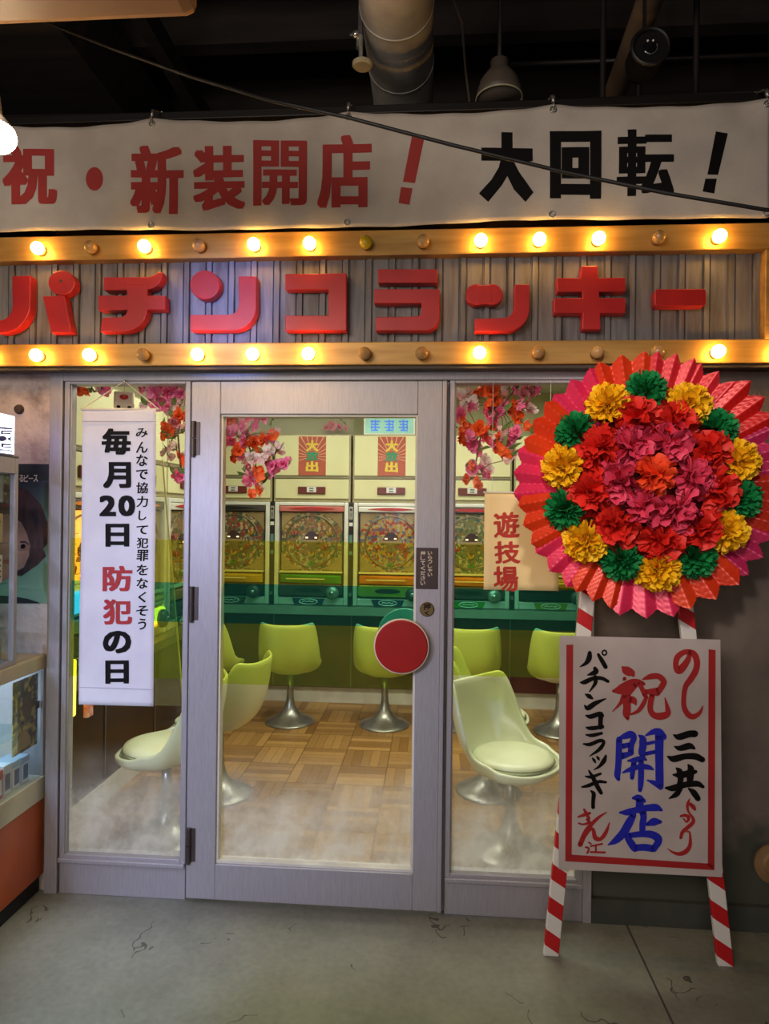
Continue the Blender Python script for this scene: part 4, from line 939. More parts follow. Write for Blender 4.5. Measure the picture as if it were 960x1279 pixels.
branch('pink, orange and white artificial blossoms hanging at the top left of the door glass', [(268, 470), (290, 510), (305, 545), (318, 575), (322, 600)],
       [(290, 524, og, .9), (301, 530, wh, 1), (284, 540, pk, 1), (287, 552, pk, .8), (316, 530, pk, 1), (327, 522, pk, .9), (311, 543, rs, .9), (305, 552, pk, .9), (318, 553, og, .9), (330, 548, og, 1), (340, 542, og, .8), (298, 562, og, .9), (291, 570, og, .8), (325, 565, og, 1), (335, 563, wh, .8), (346, 561, wh, 1), (315, 572, wh, .9), (330, 574, rs, .8), (308, 584, rs, .7), (345, 582, pk, 1), (354, 580, pk, .8), (335, 590, pk, .9), (322, 592, og, 1), (312, 600, pk, 1), (322, 604, pk, .8), (320, 612, og, .9), (300, 543, wh, .7)], .12, 1)
branch('pink and orange artificial blossoms at the top right of the left window', [(228, 465), (215, 500), (222, 540), (226, 590)],
       [(180, 486, pk, 1), (192, 490, pk, 1), (186, 500, rs, .9), (200, 484, pk, 1), (210, 490, pk, 1.1), (204, 503, pk, 1), (195, 508, pk, .8), (218, 486, pk, 1), (226, 492, wh, .8), (224, 506, wh, .9), (214, 514, wh, .8), (224, 520, og, 1.1), (217, 528, rs, .8), (203, 540, og, 1), (206, 534, og, .8), (215, 533, pk, .8), (225, 538, wh, .9), (212, 556, wh, .9), (206, 565, wh, .7), (224, 572, og, .9), (227, 576, og, .7), (220, 594, pk, .9), (226, 598, pk, .8)], .16, 2)
branch('small pink and orange artificial blossoms at the top left of the left window', [(110, 465), (112, 480), (118, 490)],
       [(98, 486, og, .9), (104, 490, og, .8), (128, 486, pk, .8), (134, 490, pk, .7), (123, 482, wh, .6), (95, 480, og, .7)], .2, 3)
branch('orange, pink and white artificial blossoms filling the upper right window', [(660, 465), (625, 510), (600, 545), (592, 590)],
       [(583, 492, wh, 1), (588, 501, wh, .9), (594, 507, wh, .7), (602, 485, og, .9), (615, 490, og, 1.1), (622, 497, og, 1), (608, 502, og, .8), (632, 486, wh, .9), (646, 486, pk, .9), (658, 490, rs, 1), (668, 486, pk, .9), (640, 508, og, 1), (628, 508, pk, .9), (615, 512, pk, 1.1), (606, 517, pk, .9), (645, 522, og, .9), (652, 505, rs, .9), (662, 512, wh, 1), (618, 524, pk, .9), (574, 518, pk, 1), (575, 530, og, 1.1), (578, 540, og, .9), (598, 535, og, 1), (606, 540, og, .9), (614, 532, og, .7), (585, 545, pk, .9), (590, 556, pk, 1), (600, 562, pk, .9), (608, 552, og, 1), (620, 560, og, 1), (630, 568, og, .9), (638, 545, pk, 1), (645, 540, pk, .9), (635, 552, pk, .8), (628, 538, wh, .8), (640, 560, wh, .8), (605, 574, wh, .8), (590, 585, pk, 1), (602, 588, pk, 1), (610, 592, pk, .7), (592, 600, og, .9), (598, 604, og, .7), (634, 574, wh, .6), (580, 505, wh, .8), (655, 530, og, .8), (622, 545, wh, .7)], .14, 4)
branch('small faded pink blossoms on top of the cabinet over the green tray machine', [(405, 505), (420, 518), (432, 530)], [(415, 531, rs, 1.3), (408, 535, rs, 1.1), (422, 534, pk, 1.1), (430, 535, rs, 1.1)], 2.95, 5)

# ---------------------------------------------------------------- flower stand: easel, board, wreath
K = .045; YB = -.275
def stripes():
    m, N, L, b = node_mat('red_white_stripes')
    tc = N.new('ShaderNodeTexCoord'); sx = N.new('ShaderNodeSeparateXYZ'); L.new(tc.outputs['Object'], sx.inputs[0])
    v = math_node(N, L, 'FRACT', math_node(N, L, 'DIVIDE', math_node(N, L, 'ADD', math_node(N, L, 'ADD', sx.outputs[2], math_node(N, L, 'MULTIPLY', sx.outputs[0], .62)), 10.02), .128))
    mx = N.new('ShaderNodeMix'); mx.data_type = 'RGBA'; L.new(math_node(N, L, 'LESS_THAN', v, .47), mx.inputs[0])
    mx.inputs[6].default_value = col(232, 226, 222); mx.inputs[7].default_value = col(196, 24, 30); L.new(mx.outputs[2], b.inputs['Base Color']); b.inputs['Roughness'].default_value = .45
    return m
ST = stripes()
ea = thing('easel_stand', 'red and white striped wooden easel holding the signboard and wreath', 'easel', (.77, -.2, 0)); off = ea.location
def leg(x0, x1, z1, y0, y1, w=.028, th=.012, mm=ST, nm='leg'):
    m = MB(); q = [(x0-w, y0-th, 0), (x0+w, y0-th, 0), (x0+w, y0+th, 0), (x0-w, y0+th, 0), (x1-w, y1-th, z1), (x1+w, y1-th, z1), (x1+w, y1+th, z1), (x1-w, y1+th, z1)]
    m.add(q, [(0, 1, 2, 3), (4, 7, 6, 5), (0, 4, 5, 1), (1, 5, 6, 2), (2, 6, 7, 3), (3, 7, 4, 0)]); m.build(nm, mm, ea, off, bevel=.003)
leg(.462, .655, 1.95, -.235, -.15); leg(1.098, .895, 1.95, -.235, -.15)
MB().box(.60, .95, -.145, -.125, 1.80, 1.84).box(.52, 1.03, -.205, -.19, 1.02, 1.05).build('crossbar', WHITE, ea, off)
# board
tl, tr_, bl_, br = [on(x, y, YB, K) for x, y in ((699, 793), (902, 800), (697, 1084), (899, 1097))]
x0, x1, z1, z0 = (tl.x+bl_.x)/2, (tr_.x+br.x)/2, (tl.z+tr_.z)/2, (bl_.z+br.z)/2
bd = thing('signboard', 'white cloth signboard with red border and brush writing on the easel', 'signboard', ((x0+x1)/2, YB, z0)); off = bd.location
f_ = lambda x, z, o=0: Vector((x, YB+K*z-o, z))
m = MB(); nx, nz = 30, 44; vs = []
for i in range(nx+1):
    for k in range(nz+1): x = x0+(x1-x0)*i/nx; z = z0+(z1-z0)*k/nz; vs.append(f_(x, z))
m.add(vs, [(i*(nz+1)+k, (i+1)*(nz+1)+k, (i+1)*(nz+1)+k+1, i*(nz+1)+k+1) for i in range(nx) for k in range(nz)])
m.build('cloth', mat('board_cloth', col(204, 190, 188), .85, 0, col(188, 174, 172), 4, bump=.2, bscale=7), bd, off, smooth=True, fix=False)
m = MB(); m.prism([f_(x0+.004, z0+.004, -.001), f_(x1-.004, z0+.004, -.001), f_(x1-.004, z1-.004, -.001), f_(x0+.004, z1-.004, -.001)], (0, .014, 0)); m.build('backing_frame', WHITE, bd, off)
at = lambda x, y: (lambda p: p+Vector((0, -.0016, 0)))(on(x, y, YB, K))
cx = lambda a, b: (690+a/4.127, 790+b/4.127)
m = MB()
for q in ([(70, 63), (105, 62), (97, 1150), (64, 1178)], [(64, 1178), (97, 1144), (832, 1192), (832, 1224)], [(802, 86), (838, 90), (832, 1224), (798, 1200)]): m.poly([at(*cx(*p)) for p in q])
m.build('red_border', REDINK, bd, off, label='red border')
def strokes(m, sc, ox, oy, *chars):
    for data in chars:
        t = MB()
        for k, s in enumerate(data):
            brush(t, [(ox+x/sc, oy+y/sc, w/sc) for x, y, w in s], lambda x, y: at(x, y)+Vector((0, -.00008*k, 0)))
        t.build('character', m, bd, off, fix=False)
strokes(REDINK, 12, 760, 825, [  # celebration character
    [(195, 90, 8), (250, 140, 62), (340, 190, 55), (375, 240, 8)], [(235, 270, 30), (210, 295, 8)],
    [(70, 455, 24), (190, 430, 75), (330, 330, 52), (440, 305, 28), (520, 350, 28)], [(400, 360, 40), (260, 500, 60), (170, 640, 26), (50, 765, 6)],
    [(265, 520, 62), (270, 680, 58), (265, 800, 58), (280, 870, 26)], [(300, 580, 55), (370, 600, 52), (405, 660, 12)],
    [(440, 330, 30), (500, 430, 36), (540, 520, 36)], [(505, 280, 12), (620, 240, 42), (740, 235, 44), (820, 310, 44), (790, 390, 46), (720, 490, 44)], [(545, 470, 36), (640, 462, 44), (740, 440, 40)],
    [(560, 540, 30), (520, 640, 34), (440, 750, 30), (330, 805, 14)], [(650, 500, 44), (625, 620, 44), (620, 740, 42), (680, 820, 48), (790, 830, 56), (880, 790, 46), (870, 690, 30), (838, 560, 8)]])
strokes(REDINK, 11.633, 825, 800, [[(420, 160, 26), (385, 290, 44), (270, 430, 58), (215, 370, 40), (240, 240, 44), (350, 165, 38), (470, 190, 45), (520, 300, 46), (505, 430, 46), (430, 560, 46), (360, 660, 40), (333, 800, 36), (335, 960, 38), (390, 1070, 42), (470, 1105, 40), (560, 1050, 28), (610, 950, 8)]])
strokes(REDINK, 14.217, 825, 990, [[(505, 110, 10), (475, 190, 26), (470, 280, 24), (500, 360, 18), (560, 440, 26), (570, 520, 34), (480, 610, 36), (380, 700, 32), (350, 800, 26)], [(520, 200, 30), (570, 250, 40), (600, 295, 24)], [(350, 415, 20), (430, 400, 28), (490, 440, 32), (455, 520, 16), (400, 460, 14)]], [[(455, 690, 12), (505, 700, 16), (520, 830, 26), (505, 960, 36), (430, 1050, 42), (320, 1085, 34), (210, 1055, 20), (105, 985, 5)]])
strokes(REDINK, 7.517, 715, 905, [[(50, 865, 8), (110, 845, 16), (160, 830, 12)], [(105, 795, 10), (125, 830, 16), (150, 880, 14)], [(55, 925, 8), (100, 935, 9), (155, 915, 14), (130, 890, 10)]], [[(315, 822, 5), (230, 880, 15), (130, 990, 22), (68, 1125, 24)], [(100, 1060, 16), (160, 985, 14), (190, 985, 16), (210, 1060, 22), (260, 1072, 18), (310, 1010, 18), (345, 915, 4)]], [[(150, 1105, 8), (170, 1118, 8)], [(120, 1150, 9), (150, 1160, 9), (135, 1205, 9)], [(170, 1140, 9), (275, 1118, 9)], [(215, 1135, 9), (215, 1190, 9)], [(165, 1195, 9), (300, 1198, 10)]])
strokes(BLUEINK, 10.667, 755, 900, [
    [(190, 250, 42), (185, 420, 42), (178, 600, 42), (165, 720, 42), (180, 780, 26)], [(190, 235, 20), (280, 200, 44), (350, 185, 50), (385, 230, 40), (350, 330, 40), (345, 430, 40)], [(230, 340, 36), (330, 320, 34)], [(220, 470, 46), (300, 450, 36), (370, 430, 20)],
    [(455, 195, 12), (500, 240, 46), (505, 340, 50), (490, 420, 46), (510, 480, 30)], [(545, 195, 12), (640, 150, 38), (720, 150, 48), (780, 215, 44)], [(725, 200, 60), (722, 400, 56), (724, 600, 54), (728, 800, 54), (740, 880, 42)], [(560, 305, 22), (650, 285, 22)], [(540, 440, 26), (660, 415, 26)], [(560, 790, 8), (660, 830, 34), (740, 880, 38)],
    [(305, 535, 12), (400, 520, 34), (500, 500, 34), (545, 520, 16)], [(235, 690, 10), (330, 650, 30), (470, 610, 34), (580, 620, 34), (645, 650, 10)], [(385, 560, 36), (370, 660, 36), (360, 760, 28)], [(480, 520, 36), (480, 700, 40), (475, 840, 38), (465, 925, 26)]])
strokes(BLUEINK, 11.29, 755, 985, [
    [(400, 130, 22), (470, 130, 50), (550, 170, 30)], [(490, 140, 55), (490, 290, 58)], [(210, 335, 14), (320, 330, 46), (460, 295, 44), (600, 270, 48), (720, 265, 52), (795, 300, 20)], [(400, 370, 44), (340, 480, 58), (260, 620, 58), (150, 730, 46), (45, 790, 8)],
    [(530, 320, 50), (545, 400, 46), (530, 500, 46), (525, 620, 40)], [(595, 500, 26), (690, 465, 56), (780, 465, 26)], [(290, 650, 30), (350, 740, 50), (420, 840, 50), (450, 860, 24)], [(340, 660, 40), (480, 640, 42), (640, 640, 52), (740, 690, 56), (750, 750, 50), (690, 840, 46)], [(420, 830, 46), (560, 825, 50), (690, 845, 48)]])
strokes(INK, 11.633, 825, 900, [
    [(180, 205, 10), (260, 235, 46), (400, 195, 50), (490, 190, 52)], [(195, 375, 10), (275, 400, 40), (410, 368, 48), (480, 400, 22)], [(95, 520, 12), (185, 555, 48), (350, 518, 44), (500, 520, 48), (600, 565, 42)]], [[(225, 690, 14), (270, 740, 46), (285, 850, 44), (265, 930, 36)], [(395, 640, 14), (430, 700, 50), (425, 800, 52), (415, 920, 44)], [(175, 785, 12), (280, 790, 46), (420, 760, 46), (500, 740, 28)], [(65, 975, 14), (170, 980, 46), (350, 930, 44), (520, 915, 44), (610, 960, 24)], [(280, 990, 34), (220, 1070, 40), (115, 1130, 8)], [(400, 985, 14), (470, 1040, 44), (535, 1130, 42)]])
strokes(INK, 11.633, 715, 805, [[(245, 120, 30), (235, 200, 40), (190, 270, 28), (105, 322, 8)], [(370, 145, 22), (420, 230, 32), (475, 325, 32)], [(458+32*math.cos(a*.7), 118+34*math.sin(a*.7), 12) for a in range(10)]], [[(320, 345, 28), (335, 390, 40), (280, 420, 30), (205, 445, 6)], [(110, 550, 12), (170, 545, 34), (300, 490, 30), (420, 490, 28), (510, 535, 24)], [(325, 470, 30), (325, 560, 28), (240, 685, 8)]], [[(180, 720, 10), (235, 750, 34), (280, 780, 18)], [(170, 885, 12), (220, 920, 38), (330, 850, 34), (480, 785, 8)]], [[(190, 1030, 12), (260, 1045, 34), (390, 1005, 34), (430, 1030, 26)], [(405, 1030, 36), (400, 1130, 34), (400, 1200, 36)], [(195, 1200, 10), (260, 1215, 30), (430, 1195, 26)]])
strokes(INK, 7.517, 715, 905, [[(130, 30, 8), (190, 35, 18), (280, 15, 14)], [(125, 95, 8), (180, 100, 18), (270, 80, 14)], [(100, 180, 8), (160, 185, 18), (250, 150, 18), (290, 165, 16), (250, 230, 18), (155, 297, 4)]], [[(185, 315, 8), (200, 335, 14), (212, 355, 8)], [(225, 300, 8), (238, 315, 14), (246, 330, 8)], [(310, 290, 10), (290, 340, 22), (250, 390, 14), (195, 425, 4)]], [[(120, 485, 8), (175, 490, 16), (260, 460, 12)], [(85, 585, 8), (150, 570, 18), (240, 535, 16), (310, 540, 12)], [(150, 430, 8), (190, 500, 20), (230, 580, 22), (265, 640, 18)]], [[(170, 620, 8), (195, 650, 20), (190, 720, 18), (190, 775, 18)]])

# wreath
WC = Vector((.772, -.275, 1.776))
wr = thing('flower_wreath', 'big round wreath of pink and orange foil leaves with paper flowers', 'wreath', WC)
FO = lambda n, c, c2: mat(n, c, .38, .12, c2, 9, 3, spec=.6)
FC = {'pink': FO('foil_pink', col(232, 52, 96), col(222, 40, 84)), 'salmon': FO('foil_salmon', col(226, 46, 58), col(214, 36, 46)), 'red': FO('foil_red', col(226, 32, 30), col(210, 26, 24)), 'orange': FO('foil_orange', col(232, 66, 24), col(220, 52, 20)),
      'magenta': FO('foil_magenta', col(196, 40, 92), col(180, 32, 82)), 'dark': FO('foil_rust', col(190, 42, 20), col(172, 34, 16))}
sectors = [(0, 21, 'salmon', .475), (20, 41, 'salmon', .47), (40, 63, 'red', .50), (62, 86, 'magenta', .47), (85, 111, 'dark', .475), (110, 136, 'magenta', .475), (135, 166, 'orange', .47), (165, 196, 'pink', .485), (194, 216, 'orange', .47), (214, 241, 'pink', .475), (239, 263, 'orange', .475), (262, 287, 'pink', .485), (286, 311, 'orange', .475), (310, 336, 'pink', .47), (334, 360, 'orange', .475)]
for si, (a0, a1, cn, RO) in enumerate(sectors):
    rnd = random.Random(si); m = MB(); lobes = 3; na = lobes*14; nr_ = 56; vs = []
    lift = .0 if si % 2 else -.014; tl_ = rnd.uniform(-.02, .02)
    for i in range(na+1):
        s = i/na; cw = a0-1.5+(a1-a0+3)*s; th = R(90-cw)
        l = (s*lobes) % 1 if i < na else 1.0; e = abs(2*l-1)
        tip = 1 - .058*e**1.25 - .008*abs(math.sin(l*PI*6))
        for j in range(nr_+1):
            t = j/nr_; r = .18 + (RO*tip-.18)*t
            zz = -.012 - .055*t*t + lift - (1-e)*.030*t + .0022*math.sin((r-.05*e)*300)*min(1, t*3)*min(1, e*5)*min(1, (1-e)*5) + tl_*(s-.5)*t
            zz += .03*t*t   # flatten the cup
            vs.append((WC.x+r*math.cos(th), WC.y+zz, WC.z+r*math.sin(th)))
    m.add(vs, [(i*(nr_+1)+j, i*(nr_+1)+j+1, (i+1)*(nr_+1)+j+1, (i+1)*(nr_+1)+j) for i in range(na) for j in range(nr_)])
    m.build('foil_leaf', FC[cn], wr, WC, smooth=True, fix=False, label={'pink': 'hot pink foil leaf fan', 'salmon': 'salmon red foil leaf fan', 'red': 'bright red foil leaf fan', 'magenta': 'magenta foil leaf fan', 'dark': 'rust red foil leaf fan', 'orange': 'orange foil leaf fan'}[cn])
MB().lathe([(.0, -.075), (.12, -.068), (.22, -.045), (.30, -.01), (.32, .03), (0, .03)], WC, 'Y', 48).build('backing_dome', mat('dome_dark_red', col(120, 20, 22), .6), wr, WC, smooth=True, angle=40)
def pompom(name, mm, N_, L_, wid, seed, ruff=.2, cup=0.):
    rnd = random.Random(seed); m = MB(); ga = PI*(3-math.sqrt(5))
    for i in range(N_):
        h = 1-1.05*(i+.5)/N_; th = i*ga; rr = math.sqrt(max(0, 1-h*h))
        d = Vector((rr*math.cos(th), rr*math.sin(th), h)).normalized(); d = (d+Vector((rnd.uniform(-ruff, ruff), rnd.uniform(-ruff, ruff), rnd.uniform(-ruff, ruff)))).normalized()
        s = d.cross(Vector((rnd.uniform(-1, 1), rnd.uniform(-1, 1), rnd.uniform(-.3, .3)))).normalized(); n = d.cross(s); L1 = L_*rnd.uniform(.86, 1.1); vs = []
        for t, w in ((.15, .3), (.5, .75), (.8, 1.0), (1.0, .72)):
            for k in (-1, 0, 1): vs.append(d*L1*t*(1-(.06*abs(k) if t == 1.0 else 0)) + s*wid*w*k + n*(cup*t*t*L_ + wid*.4*abs(k)*t + rnd.uniform(-.1, .1)*wid))
        m.add(vs, [(3*j+k, 3*j+k+1, 3*j+k+4, 3*j+k+3) for j in range(3) for k in range(2)])
    o = m.build(name, mm, None, smooth=True, fix=False); d = o.data; bpy.data.objects.remove(o); return d
PF = lambda n, c, c2: mat(n, c, .6, 0, c2, 40)
PG = pompom('pompom', PF('tissue_green', col(14, 140, 70), col(8, 110, 54)), 170, .079, .010, 1, .15)
PY = pompom('pompom', PF('tissue_yellow', col(252, 200, 20), col(244, 184, 12)), 150, .084, .014, 2, .13, .05)
PR = pompom('paper_flower', PF('tissue_red', col(226, 38, 22), col(206, 26, 18)), 64, .092, .026, 3, .3, .15)
PP = pompom('paper_flower', PF('tissue_pink', col(226, 72, 104), col(212, 52, 86)), 56, .088, .026, 4, .35, .2)
PO = pompom('paper_flower', PF('tissue_orange', col(240, 76, 30), col(226, 60, 22)), 70, .074, .020, 5, .3, .15)
def place(me, name, px, py, dy, lb, s=1.):
    p = on(px, py, WC.y+dy); o = bpy.data.objects.new(name, me); COL.objects.link(o); o.parent = wr; o.location = p-WC
    v = (p-WC); o.rotation_euler = (Vector((v.x*1.5, -.5, v.z*1.5))).to_track_quat('Z', 'Y').to_euler(); o.scale = (s, s, s); o['label'] = lb
    o.rotation_euler.rotate_axis('Z', random.uniform(0, 6))
for x, y in ((805, 490), (892, 537), (922, 623), (866, 696), (775, 699), (706, 636), (719, 540)): place(PG, 'pompom', x, y, -.06, 'green tissue pompom')
for x, y in ((760, 507), (857, 507), (917, 577), (903, 662), (820, 711), (731, 675), (704, 583)): place(PY, 'pompom', x, y, -.065, 'yellow tissue pompom')
c8 = lambda x, y: (640+x/3, 430+y/3)
for x, y in ((465, 285), (600, 300), (320, 390), (725, 410), (290, 550), (755, 540), (385, 680), (690, 690), (550, 735)): place(PR, 'paper_flower', *c8(x, y), -.085, 'red paper flower', .98)
for x, y in ((445, 385), (580, 375), (400, 515), (665, 500), (500, 600), (605, 630)): place(PP, 'paper_flower', *c8(x, y), -.115, 'pink paper flower', .98)
place(PO, 'paper_flower', *c8(530, 490), -.16, 'orange paper flower at the centre', 1.0)

# ---------------------------------------------------------------- tobacco kiosk at the left
KX = -1.672
ck = thing('kiosk_counter', 'tobacco counter with orange front panel and glass showcase at the left', 'counter', (-1.95, -.45, 0)); off = ck.location
Y0, Y1 = -1.0, -.006; XB = -2.35
ORANGE = mat('orange_laminate', col(178, 84, 34), .35, 0, col(160, 70, 28), 4)
MB().box(XB, KX-.02, Y0, Y1, 0, .078).build('kick_base', mat('black_kick', col(22, 20, 19), .7), ck, off)
MB().box(XB, KX, Y0, Y1, .078, .408).build('front_panel', ORANGE, ck, off, bevel=.003)
MB().box(XB, KX+.006, Y0, Y1, .4085, .505).build('showcase_sill', mat('cream_laminate', col(196, 190, 168), .45), ck, off, bevel=.004)
MB().box(XB, KX+.004, Y0, Y1, .968, 1.032).build('counter_slab', mat('pale_slab', col(206, 190, 160), .4, 0, col(190, 176, 150), 5), ck, off, bevel=.008)
MB().box(KX-.014, KX, Y1-.016, Y1, .5055, .9675).box(XB, KX-.0145, Y1-.010, Y1, .5055, .9675).build('showcase_post', ALU, ck, off)
MB().box(KX-.008, KX-.004, Y0, Y1-.0165, .5055, .9675).build('showcase_glass', clear_glass('showcase_glass', (.93, .96, .98, 1), .06), ck, off)
MB().box(XB, KX-.06, Y0, Y1-.0165, .952, .9675).build('showcase_light', mat('showcase_tube', col(225, 238, 255), .4, emit=3.5, ec=(.72, .86, 1, 1)), ck, off)
MB().box(XB, XB+.02, Y0, Y1-.02, .5055, .95).build('showcase_back', mat('showcase_back', col(180, 196, 205), .5), ck, off)
MB().box(KX-.35, KX-.03, Y0, Y1-.02, .72, .726).build('glass_shelf', clear_glass('shelf_glass', (.8, .92, .95, 1), .08), ck, off)
# cigarette packs in the showcase
def pack(label, x, y, z, w, d, h, body, cap_, art):
    p = thing('cigarette_box', label, 'cigarette box', (x, y, z), 0, 'cigarette boxes in the lower showcase')
    MB().box(-w/2, w/2, -d/2, d/2, 0, h).build('box', body, p, bevel=.003)
    MB().box(-w/2-.0006, w/2+.0006, -d/2-.0006, d/2+.0006, h*.78, h+.0006).build('lid', cap_, p)
    MB().box(w/2+.0003, w/2+.0012, -d/2+.008, d/2-.008, h*.15, h*.7).build('label', art, p)
    return p
PW = mat('pack_white', col(228, 234, 240), .4); PBL = mat('pack_blue', col(70, 96, 140), .4); PRD = mat('pack_red', col(200, 40, 44), .4); PSV = mat('pack_silver', col(170, 190, 210), .35)
pack('white cigarette box with red cap nearest the viewer in the showcase', -1.73, -.335, .5055, .075, .05, .105, PW, PRD, PSV)
pack('red backed cigarette box behind the nearest white one in the showcase', -1.735, -.275, .5055, .075, .045, .112, PRD, PRD, PW)
for i, (y, lb) in enumerate(((-.215, 'white and blue cigarette box in the middle of the showcase row'), (-.155, 'white and blue cigarette box second from the wall in the showcase'), (-.095, 'white and blue cigarette box nearest the wall in the showcase'))):
    pack(lb, -1.745, y, .5055, .085, .048, .118-.004*i, PW, PSV if i else PW, PBL)
# photo card in the showcase
pc = thing('photo_card', 'dark yellow photo card standing at the wall end of the showcase', 'card', (-1.69, -.12, .62)); off = pc.location
MB().box(-1.693, -1.690, -.205, -.035, .6485, .952).build('card', mat('card_dark', col(66, 58, 34), .5, 0, col(196, 172, 84), 28, 3, contrast=(.48, .6)), pc, off)
m = MB(); m.prism([(-1.689, -.19+.10*i/8, .68+.05*math.sin(PI*i/8)+.02*i/8) for i in range(9)] + [(-1.689, -.08, .665), (-1.689, -.19, .655)], (.0006, 0, 0)); m.build('hand_print', mat('card_tan', col(170, 140, 84), .5), pc, off)
m = MB(); m.prism([(-1.689, -.11+.035*math.cos(2*PI*i/20), .83+.05*math.sin(2*PI*i/20)) for i in range(20)], (.0006, 0, 0)); m.build('figure_print', mat('card_brown', col(96, 78, 50), .5), pc, off)
MB().box(-1.694, -1.688, -.036, -.0225, .80, .83).build('clip', ALUD, pc, off)
# upper display case
uc = thing('display_case', 'tall metal framed glass display case standing on the kiosk counter', 'display case', (-1.95, -.5, 1.033)); off = uc.location
YE = -.215
m = MB(); 
m.box(KX-.022, KX, YE-.022, YE, 1.033, 1.80).box(XB, KX, YE-.022, YE, 1.80, 1.862).box(KX-.022, KX, Y0, YE-.0225, 1.80, 1.862).box(KX-.022, KX, Y0, YE-.0225, 1.033, 1.052).box(XB, KX-.0225, YE-.022, YE, 1.033, 1.052).box(XB, XB+.022, YE-.022, YE, 1.052, 1.8)
m.build('frame', ALU, uc, off, bevel=.002)
MB().box(XB, KX, Y0, YE, 1.8625, 1.870).build('top', ALUD, uc, off)
MB().box(KX-.012, KX-.008, Y0, YE-.0225, 1.0525, 1.7995).build('side_glass', CLEAR, uc, off)
MB().box(XB+.0225, KX-.0225, YE-.012, YE-.008, 1.0525, 1.7995).build('back_glass', CLEAR, uc, off)
for z in (1.18, 1.36, 1.52, 1.68): MB().box(XB+.03, KX-.025, Y0, YE-.025, z, z+.004).build('shelf', clear_glass('shelf_glass', (.8, .92, .95, 1), .08), uc, off)
def card(label, z, h, base, art, nm='price_card'):
    p = thing(nm, label, 'card', (KX-.04, -.305, z+.0008)); off = p.location
    MB().box(-.006, 0, -.09, .055, 0, h).build('card', base, p, bevel=.001)
    art(p); return p
def art_person(p):
    MB().prism([(.0004, -.03+.03*math.cos(2*PI*i/16), .075+.035*math.sin(2*PI*i/16)) for i in range(16)], (.0006, 0, 0)).build('hair_print', INK, p)
    MB().prism([(.0012, -.035+.018*math.cos(2*PI*i/16), .07+.024*math.sin(2*PI*i/16)) for i in range(16)], (.0006, 0, 0)).build('face_print', mat('print_skin', col(208, 160, 130), .5), p)
    MB().prism([(.0004, -.08, 0.002), (.0004, .03, .002), (.0004, .0, .04), (.0004, -.05, .045)], (.0006, 0, 0)).build('shirt_print', WHITE, p)
card('small blue card with a printed person on the top shelf of the display case', 1.684, .108, mat('card_blue', col(120, 140, 176), .5), art_person)
def art_zig(p):
    m = MB(); m.tube([(.001, -.085, .06), (.001, -.06, .085), (.001, -.04, .06), (.001, -.02, .085), (.001, 0, .06), (.001, .03, .085)], .006, 6); m.build('zigzag_print', INK, p)
card('cream card with a black zigzag on the middle shelf of the display case', 1.524, .115, mat('card_cream', col(206, 198, 160), .5), art_zig)
def art_lines(p):
    m = MB()
    for k in range(4): m.box(.0002, .0008, -.08, -.02, .02+.022*k, .028+.022*k); m.box(.0002, .0008, -.005, .045, .02+.022*k, .028+.022*k)
    m.build('printed_lines', mat('print_grey', col(90, 96, 104), .5), p)
card('white printed card on the second lowest shelf of the display case', 1.364, .11, PW, art_lines)
card('grey striped box on the bottom shelf of the display case', 1.0535, .085, mat('card_grey', col(170, 166, 150), .5), art_lines, 'striped_box')
# lit sign on the display case
sg = thing('lit_brand_sign', 'small glowing white sign with blue lettering on top of the display case', 'sign', (-1.72, -.5, 1.871)); off = sg.location
ZB, ZT = 1.8715, 2.032; YS = -.243
MB().box(-1.77, -1.674, Y0, YS, ZB, ZT).build('box', ALU, sg, off, bevel=.003)
MB().box(-1.6735, -1.670, Y0, YS-.006, ZB+.006, ZT-.004).build('lit_face', mat('sign_white', col(245, 248, 255), .4, emit=3, ec=(.72, .82, 1, 1)), sg, off)
MB().box(-1.765, -1.68, YS+.0005, YS+.004, ZB+.01, ZT-.01).build('added_glow_panel', mat('added_violet_glow', col(150, 140, 255), .4, emit=2.2, ec=(.32, .26, 1, 1)), sg, off)  # glowing panel added to throw violet light onto the wall
at = lambda x, y: (lambda d: Vector(CAM + d*((-1.6692-CAM[0])/d[0])))(ray(x, y))
c4 = lambda a, b: (a/9.14, 500+b/9.14)
m = MB()
for q in ([(-20, 300), (145, 318), (140, 336), (0, 325), (-20, 330)], [(10, 345), (140, 345), (135, 362), (40, 360), (30, 375), (125, 372), (122, 390), (10, 390)], [(-10, 575), (145, 572), (142, 588), (-10, 555)], [(10, 490), (130, 500), (125, 515), (40, 512), (40, 526), (130, 530), (132, 545), (15, 535)], [(75, 438), (140, 410), (120, 438), (140, 475)]): m.poly([at(*c4(*p)) for p in q])
m.poly([at(*c4(22+55*math.cos(2*PI*i/20), 437+32*math.sin(2*PI*i/20))) for i in range(20)])
m.build('lettering', mat('sign_blue_lettering', col(30, 24, 140), .5), sg, off)
# poster on the wall
po = thing('wall_poster', 'green portrait poster of a dark haired person on the plaster wall', 'poster', (-1.83, -.003, 1.25)); off = po.location
def poster_print():
    m, N, L, b = node_mat('poster_print')
    tc = N.new('ShaderNodeTexCoord'); sx = N.new('ShaderNodeSeparateXYZ'); L.new(tc.outputs['Generated'], sx.inputs[0])
    cr = N.new('ShaderNodeValToRGB'); e = cr.color_ramp.elements; e[0].position = .1; e[0].color = col(128, 168, 140); e[1].position = .85; e[1].color = col(46, 54, 60)
    L.new(sx.outputs[2], cr.inputs[0]); L.new(cr.outputs[0], b.inputs['Base Color']); b.inputs['Roughness'].default_value = .45
    return m
MB().box(-2.06, -1.668, -.004, -.0008, 1.248, 1.856).build('sheet', poster_print(), po, off)
pa = lambda x, y, o: on(x, y, -.004-o)
c6 = lambda a, b: (a/6.4, 640+b/6.4)
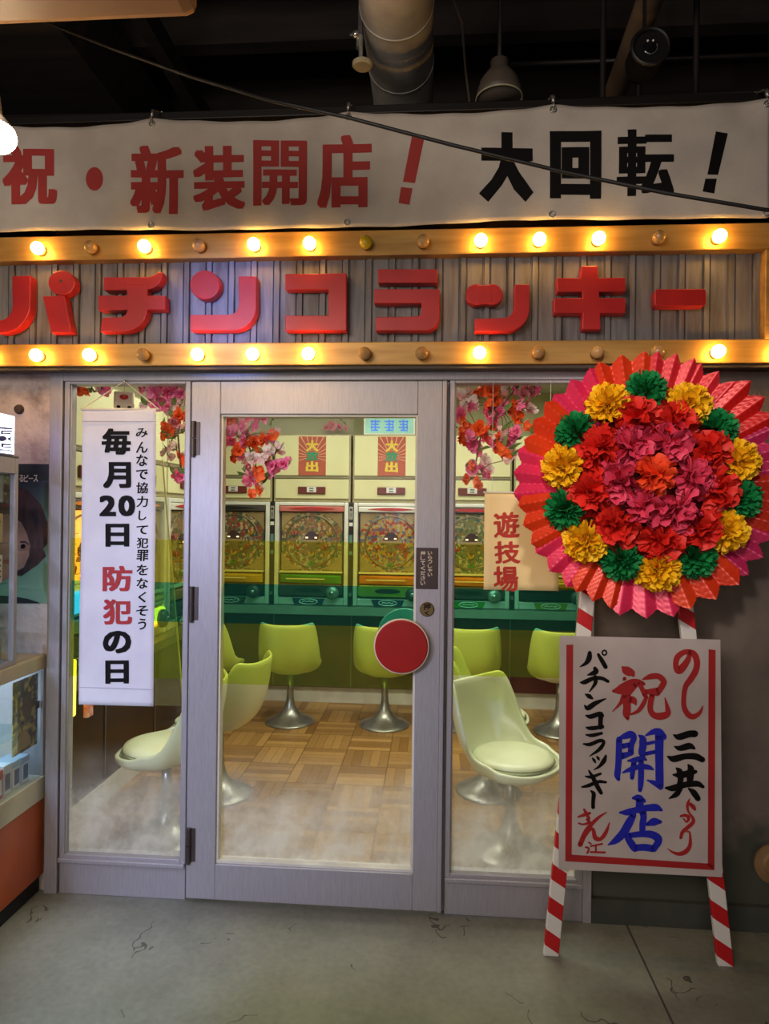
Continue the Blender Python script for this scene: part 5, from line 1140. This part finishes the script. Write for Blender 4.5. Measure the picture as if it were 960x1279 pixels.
def patch(nm, pts, mm, o):
    MB().poly([pa(*c6(*p), o) for p in pts]).build(nm, mm, po, off)
HAIR = mat('print_hair', col(34, 24, 27), .6, 0, col(84, 50, 44), 12, stretch=(3, 1, 1))
patch('hair_print', [(-190, 150), (-150, -60), (-60, -200), (100, -230), (230, -170), (330, -60), (380, 80), (380, 250), (345, 290), (370, 350), (300, 420), (170, 510), (100, 500), (-180, 480)], HAIR, .0006)
patch('face_print', [(-150, 180), (-100, 60), (60, 10), (170, 80), (215, 170), (240, 260), (235, 340), (190, 440), (120, 480), (20, 560), (-80, 540), (-140, 420)], mat('print_face', col(172, 128, 108), .6, 0, col(136, 96, 82), 5), .0012)
patch('hair_fringe_print', [(60, -60), (170, 70), (215, 170), (245, 250), (250, 330), (300, 250), (280, 60), (180, -60)], HAIR, .0016)
patch('eye_print', [(165, 262), (185, 252), (205, 262), (200, 284), (180, 292), (165, 284)], INK, .0022)
patch('cheek_print', [(120, 300), (170, 310), (225, 300), (232, 345), (190, 440), (130, 460)], mat('print_cheek', col(196, 152, 128), .6, 0, col(160, 116, 98), 6), .0017)
patch('brow_print', [(160, 230), (200, 228), (232, 252), (228, 262), (196, 242), (160, 244)], HAIR, .0022)
patch('lips_print', [(10, 385), (60, 372), (105, 388), (70, 410), (30, 408)], mat('print_lips', col(150, 70, 66), .6), .0022)
patch('garment_print', [(-250, 700), (-100, 660), (100, 670), (220, 690), (310, 720), (320, 728), (-250, 728)], mat('print_garment', col(30, 36, 38), .6), .0022)
t = MB()
for i, ch in enumerate('るピース'): write(t, ch, (24+i*5.9, 593 if ch != 'ー' else 596.8, 29.6+i*5.9, 602 if ch != 'ー' else 598.2), lambda x, y: pa(x, y, .002), (.03, .03))
t.build('lettering', WHITE, po, off)
# round fitting on wall
c = on(23, 511, -.01)
wf = MB().lathe([(0, -.02), (.016, -.018), (.021, -.008), (.021, -.0008), (0, -.0008)], (c.x, 0, c.z), 'Y', 24)
solo(wf, 'wall_fitting', mat('fitting_brown', col(70, 54, 44), .6), 'small round brown fitting on the wall above the lit sign', 'fitting', smooth=True, angle=40)
# tan round disc low at the right edge
c = on(968, 1080, -.1); r_ = .078
rd = thing('wooden_roundel', 'round tan wooden disc fixed low on the wall at the right edge', 'disc', (c.x, -.05, c.z-r_)); off = rd.location
MB().lathe([(0, -.02), (r_*.55, -.022), (r_*.62, -.012), (r_, -.010), (r_, .0), (r_*.9, .012), (0, .012)], (c.x, -.09, c.z), 'Y', 40).build('disc', mat('tan_wood', col(150, 120, 84), .6, 0, col(120, 88, 54), 6), rd, off, smooth=True, angle=40)
MB().cyl((c.x, -.079, c.z), (c.x, -.0008, c.z), .02).build('peg', BLACK, rd, off)
